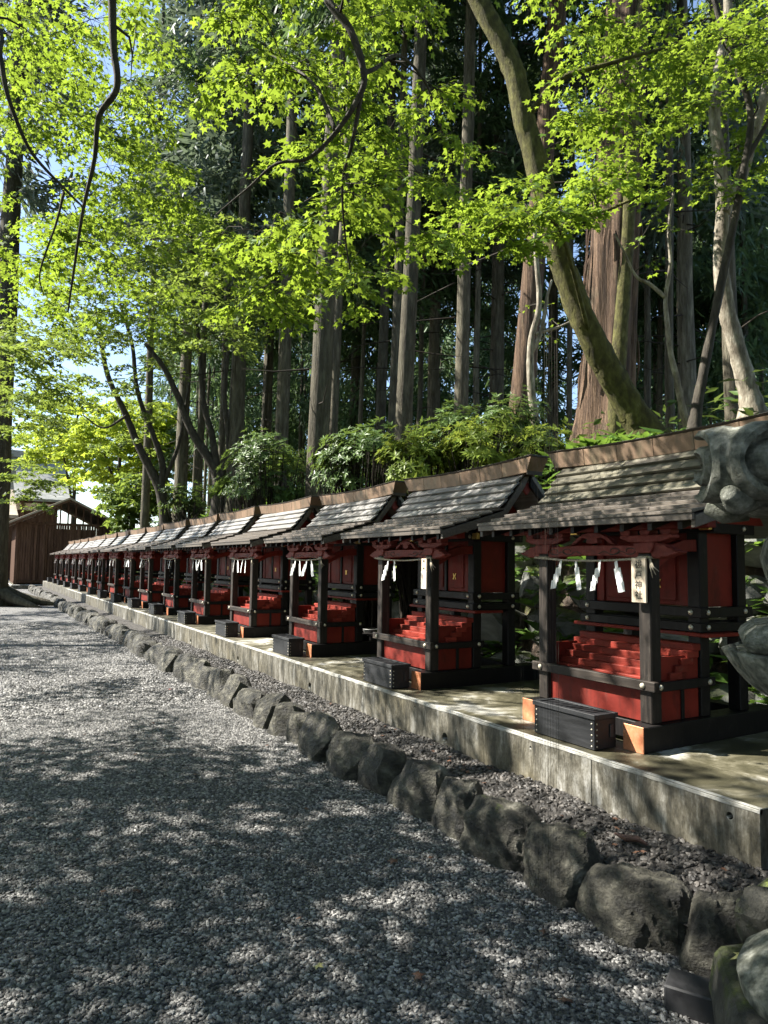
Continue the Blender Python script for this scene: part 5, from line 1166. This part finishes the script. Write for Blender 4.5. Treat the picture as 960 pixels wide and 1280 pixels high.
# ------------------------------------------------------------------ gravel
def scatter(name, me, density, size, mat, seed, flat=0.6):
    o = link(name, me, None)
    ng = bpy.data.node_groups.new(name, 'GeometryNodeTree')
    ng.interface.new_socket('Geometry', in_out='INPUT', socket_type='NodeSocketGeometry'); ng.interface.new_socket('Geometry', in_out='OUTPUT', socket_type='NodeSocketGeometry')
    N = lambda t: ng.nodes.new(t); Lk = ng.links.new
    gi, go = N('NodeGroupInput'), N('NodeGroupOutput')
    dp = N('GeometryNodeDistributePointsOnFaces'); dp.inputs['Density'].default_value = density; dp.inputs['Seed'].default_value = seed
    Lk(gi.outputs[0], dp.inputs['Mesh'])
    join = N('GeometryNodeGeometryToInstance')
    for v in range(5):
        ico = N('GeometryNodeMeshIcoSphere'); ico.inputs['Radius'].default_value = 1.0; ico.inputs['Subdivisions'].default_value = 2
        sp_ = N('GeometryNodeSetPosition'); nz = N('ShaderNodeTexNoise'); nz.noise_dimensions = '4D'; nz.inputs['W'].default_value = v*9.7+seed; nz.inputs['Scale'].default_value = 0.9; nz.inputs['Detail'].default_value = 1.5
        sub = N('ShaderNodeVectorMath'); sub.operation = 'SUBTRACT'; sub.inputs[1].default_value = (0.5, 0.5, 0.5); Lk(nz.outputs['Color'], sub.inputs[0])
        scl = N('ShaderNodeVectorMath'); scl.operation = 'SCALE'; scl.inputs['Scale'].default_value = 1.5; Lk(sub.outputs[0], scl.inputs[0])
        Lk(ico.outputs[0], sp_.inputs['Geometry']); Lk(scl.outputs[0], sp_.inputs['Offset'])
        tr = N('GeometryNodeTransform'); tr.inputs['Scale'].default_value = (size*(1.15+0.1*v), size*0.85, size*flat); Lk(sp_.outputs[0], tr.inputs['Geometry'])
        smt = N('GeometryNodeSetMaterial'); smt.inputs['Material'].default_value = MAT[mat]; Lk(tr.outputs[0], smt.inputs[0]); Lk(smt.outputs[0], join.inputs[0])
    ip = N('GeometryNodeInstanceOnPoints'); ip.inputs['Pick Instance'].default_value = True
    ri = N('FunctionNodeRandomValue'); ri.data_type = 'INT'; ri.inputs[4].default_value = 0; ri.inputs[5].default_value = 4; Lk(ri.outputs[2], ip.inputs['Instance Index'])
    rv = N('FunctionNodeRandomValue'); rv.data_type = 'FLOAT_VECTOR'; rv.inputs[0].default_value = (-0.5, -0.5, 0); rv.inputs[1].default_value = (0.5, 0.5, 6.283); Lk(rv.outputs[0], ip.inputs['Rotation'])
    rs = N('FunctionNodeRandomValue'); rs.data_type = 'FLOAT'; rs.inputs[2].default_value = 0.55; rs.inputs[3].default_value = 1.35; rs.inputs['Seed'].default_value = 3; Lk(rs.outputs[1], ip.inputs['Scale'])
    Lk(dp.outputs[0], ip.inputs['Points']); Lk(join.outputs[0], ip.inputs['Instance']); Lk(ip.outputs[0], go.inputs[0])
    md = o.modifiers.new('scatter', 'NODES'); md.node_group = ng
    return o
def sheet(poly, z): return MB().add([(x, y, z) for x, y in poly], None, None, [list(range(len(poly)))]).mesh('gravel')
tag(scatter('path_gravel', sheet([(-1.4, 0.4), (2.62, 0.4), (2.62, 8.0), (-1.4, 8.0)], 0.003), 6400, 0.0080, 'pebble', 1), 'loose dark grey gravel covering the path', 'gravel', None, 'stuff')
tag(scatter('path_gravel', sheet([(-2.2, 8.0), (2.6, 8.0), (2.6, 20.0), (-2.2, 20.0)], 0.003), 2200, 0.0120, 'pebble', 2), 'grey gravel on the far stretch of the path', 'gravel', None, 'stuff')
bedm = grid_mesh('border_gravel', np.linspace(2.66, 3.24, 6), np.linspace(0.9, 14, 60), bedz)
tag(scatter('border_gravel', bedm, 1900, 0.0150, 'bedpebble', 3, 0.7), 'dark coarse gravel between the edging stones and the platform', 'gravel', None, 'stuff')

# ------------------------------------------------------------------ small things on the ground
def ground_leaf(label, x, y, z, size, mat, rz, kind='maple'):
    TV, TF = leaf_template(kind); me = mesh_np('fallen_leaf', TV*size*np.array([1, 1, 1.0]), [TF])
    bm = bmesh.new(); bm.from_mesh(me); bmesh.ops.solidify(bm, geom=bm.faces[:], thickness=0.0012); bm.to_mesh(me); bm.free()
    o = link('fallen_leaf', me, None, mat, (x, y, z), (random.uniform(-.25, .25), random.uniform(-.25, .25), rz)); tag(o, label, 'leaf', 'tiny dry leaves on the path' if label.startswith('tiny') else None)
ground_leaf('pale yellow maple leaf lying on the mossy lantern base block', 2.37, 1.53, 0.268, 0.05, 'yellowleaf', 1.0)
for (x, y, lab, m, s) in [(2.2, 8.9, 'small red leaf on the gravel beside the edging stones', 'redleaf', 0.05),
        (2.03, 3.3, 'curled brown leaf on the gravel near the large flat edging stone', 'deadleaf', 0.05),
        (1.55, 2.35, 'brown leaf on the gravel in the sunlit patch', 'deadleaf', 0.045),
        (1.25, 2.6, 'yellow leaf on the dark gravel', 'yellowleaf', 0.035),
        (1.95, 1.95, 'brown leaf on the gravel near the black block', 'deadleaf', 0.045),
        (0.75, 3.6, 'small brown leaf alone on the open gravel', 'deadleaf', 0.04)]+[(random.uniform(-0.2, 2.3), random.uniform(2.0, 8.0), 'tiny dry leaf scattered on the gravel path', 'deadleaf', 0.026) for _ in range(26)]:
    ground_leaf(lab, x, y, 0.022, s, m, random.uniform(0, 6))
for i in range(26):
    y = random.uniform(1.9, 7.5); x = random.uniform(2.9, 3.18)
    TV, TF = leaf_template('maple'); o = link('fallen_leaf', bpy.data.meshes.get('litter_leaf') or mesh_np('litter_leaf', TV*0.028, [TF]), None, 'deadleaf', (x, y, float(bedz(x, y))+0.022), (random.uniform(-.3, .3), random.uniform(-.3, .3), random.uniform(0, 6)))
    tag(o, 'small dry brown leaf on the gravel strip at the foot of the platform', 'leaf', 'dry leaves at the foot of the platform')
o = link('bark_strip', MB().tube([(0, 0, 0), (0.01, 0.05, 0.012), (0, 0.11, 0.004), (0.01, 0.17, 0.01)], [0.008, 0.016, 0.018, 0.006], 6).mesh('bark_strip', True), None, 'barkstrip', (3.02, 2.46, float(bedz(3.0, 2.5))+0.025), (0, 0, 0.35)); tag(o, 'reddish strip of bark on the gravel below the platform', 'bark strip')
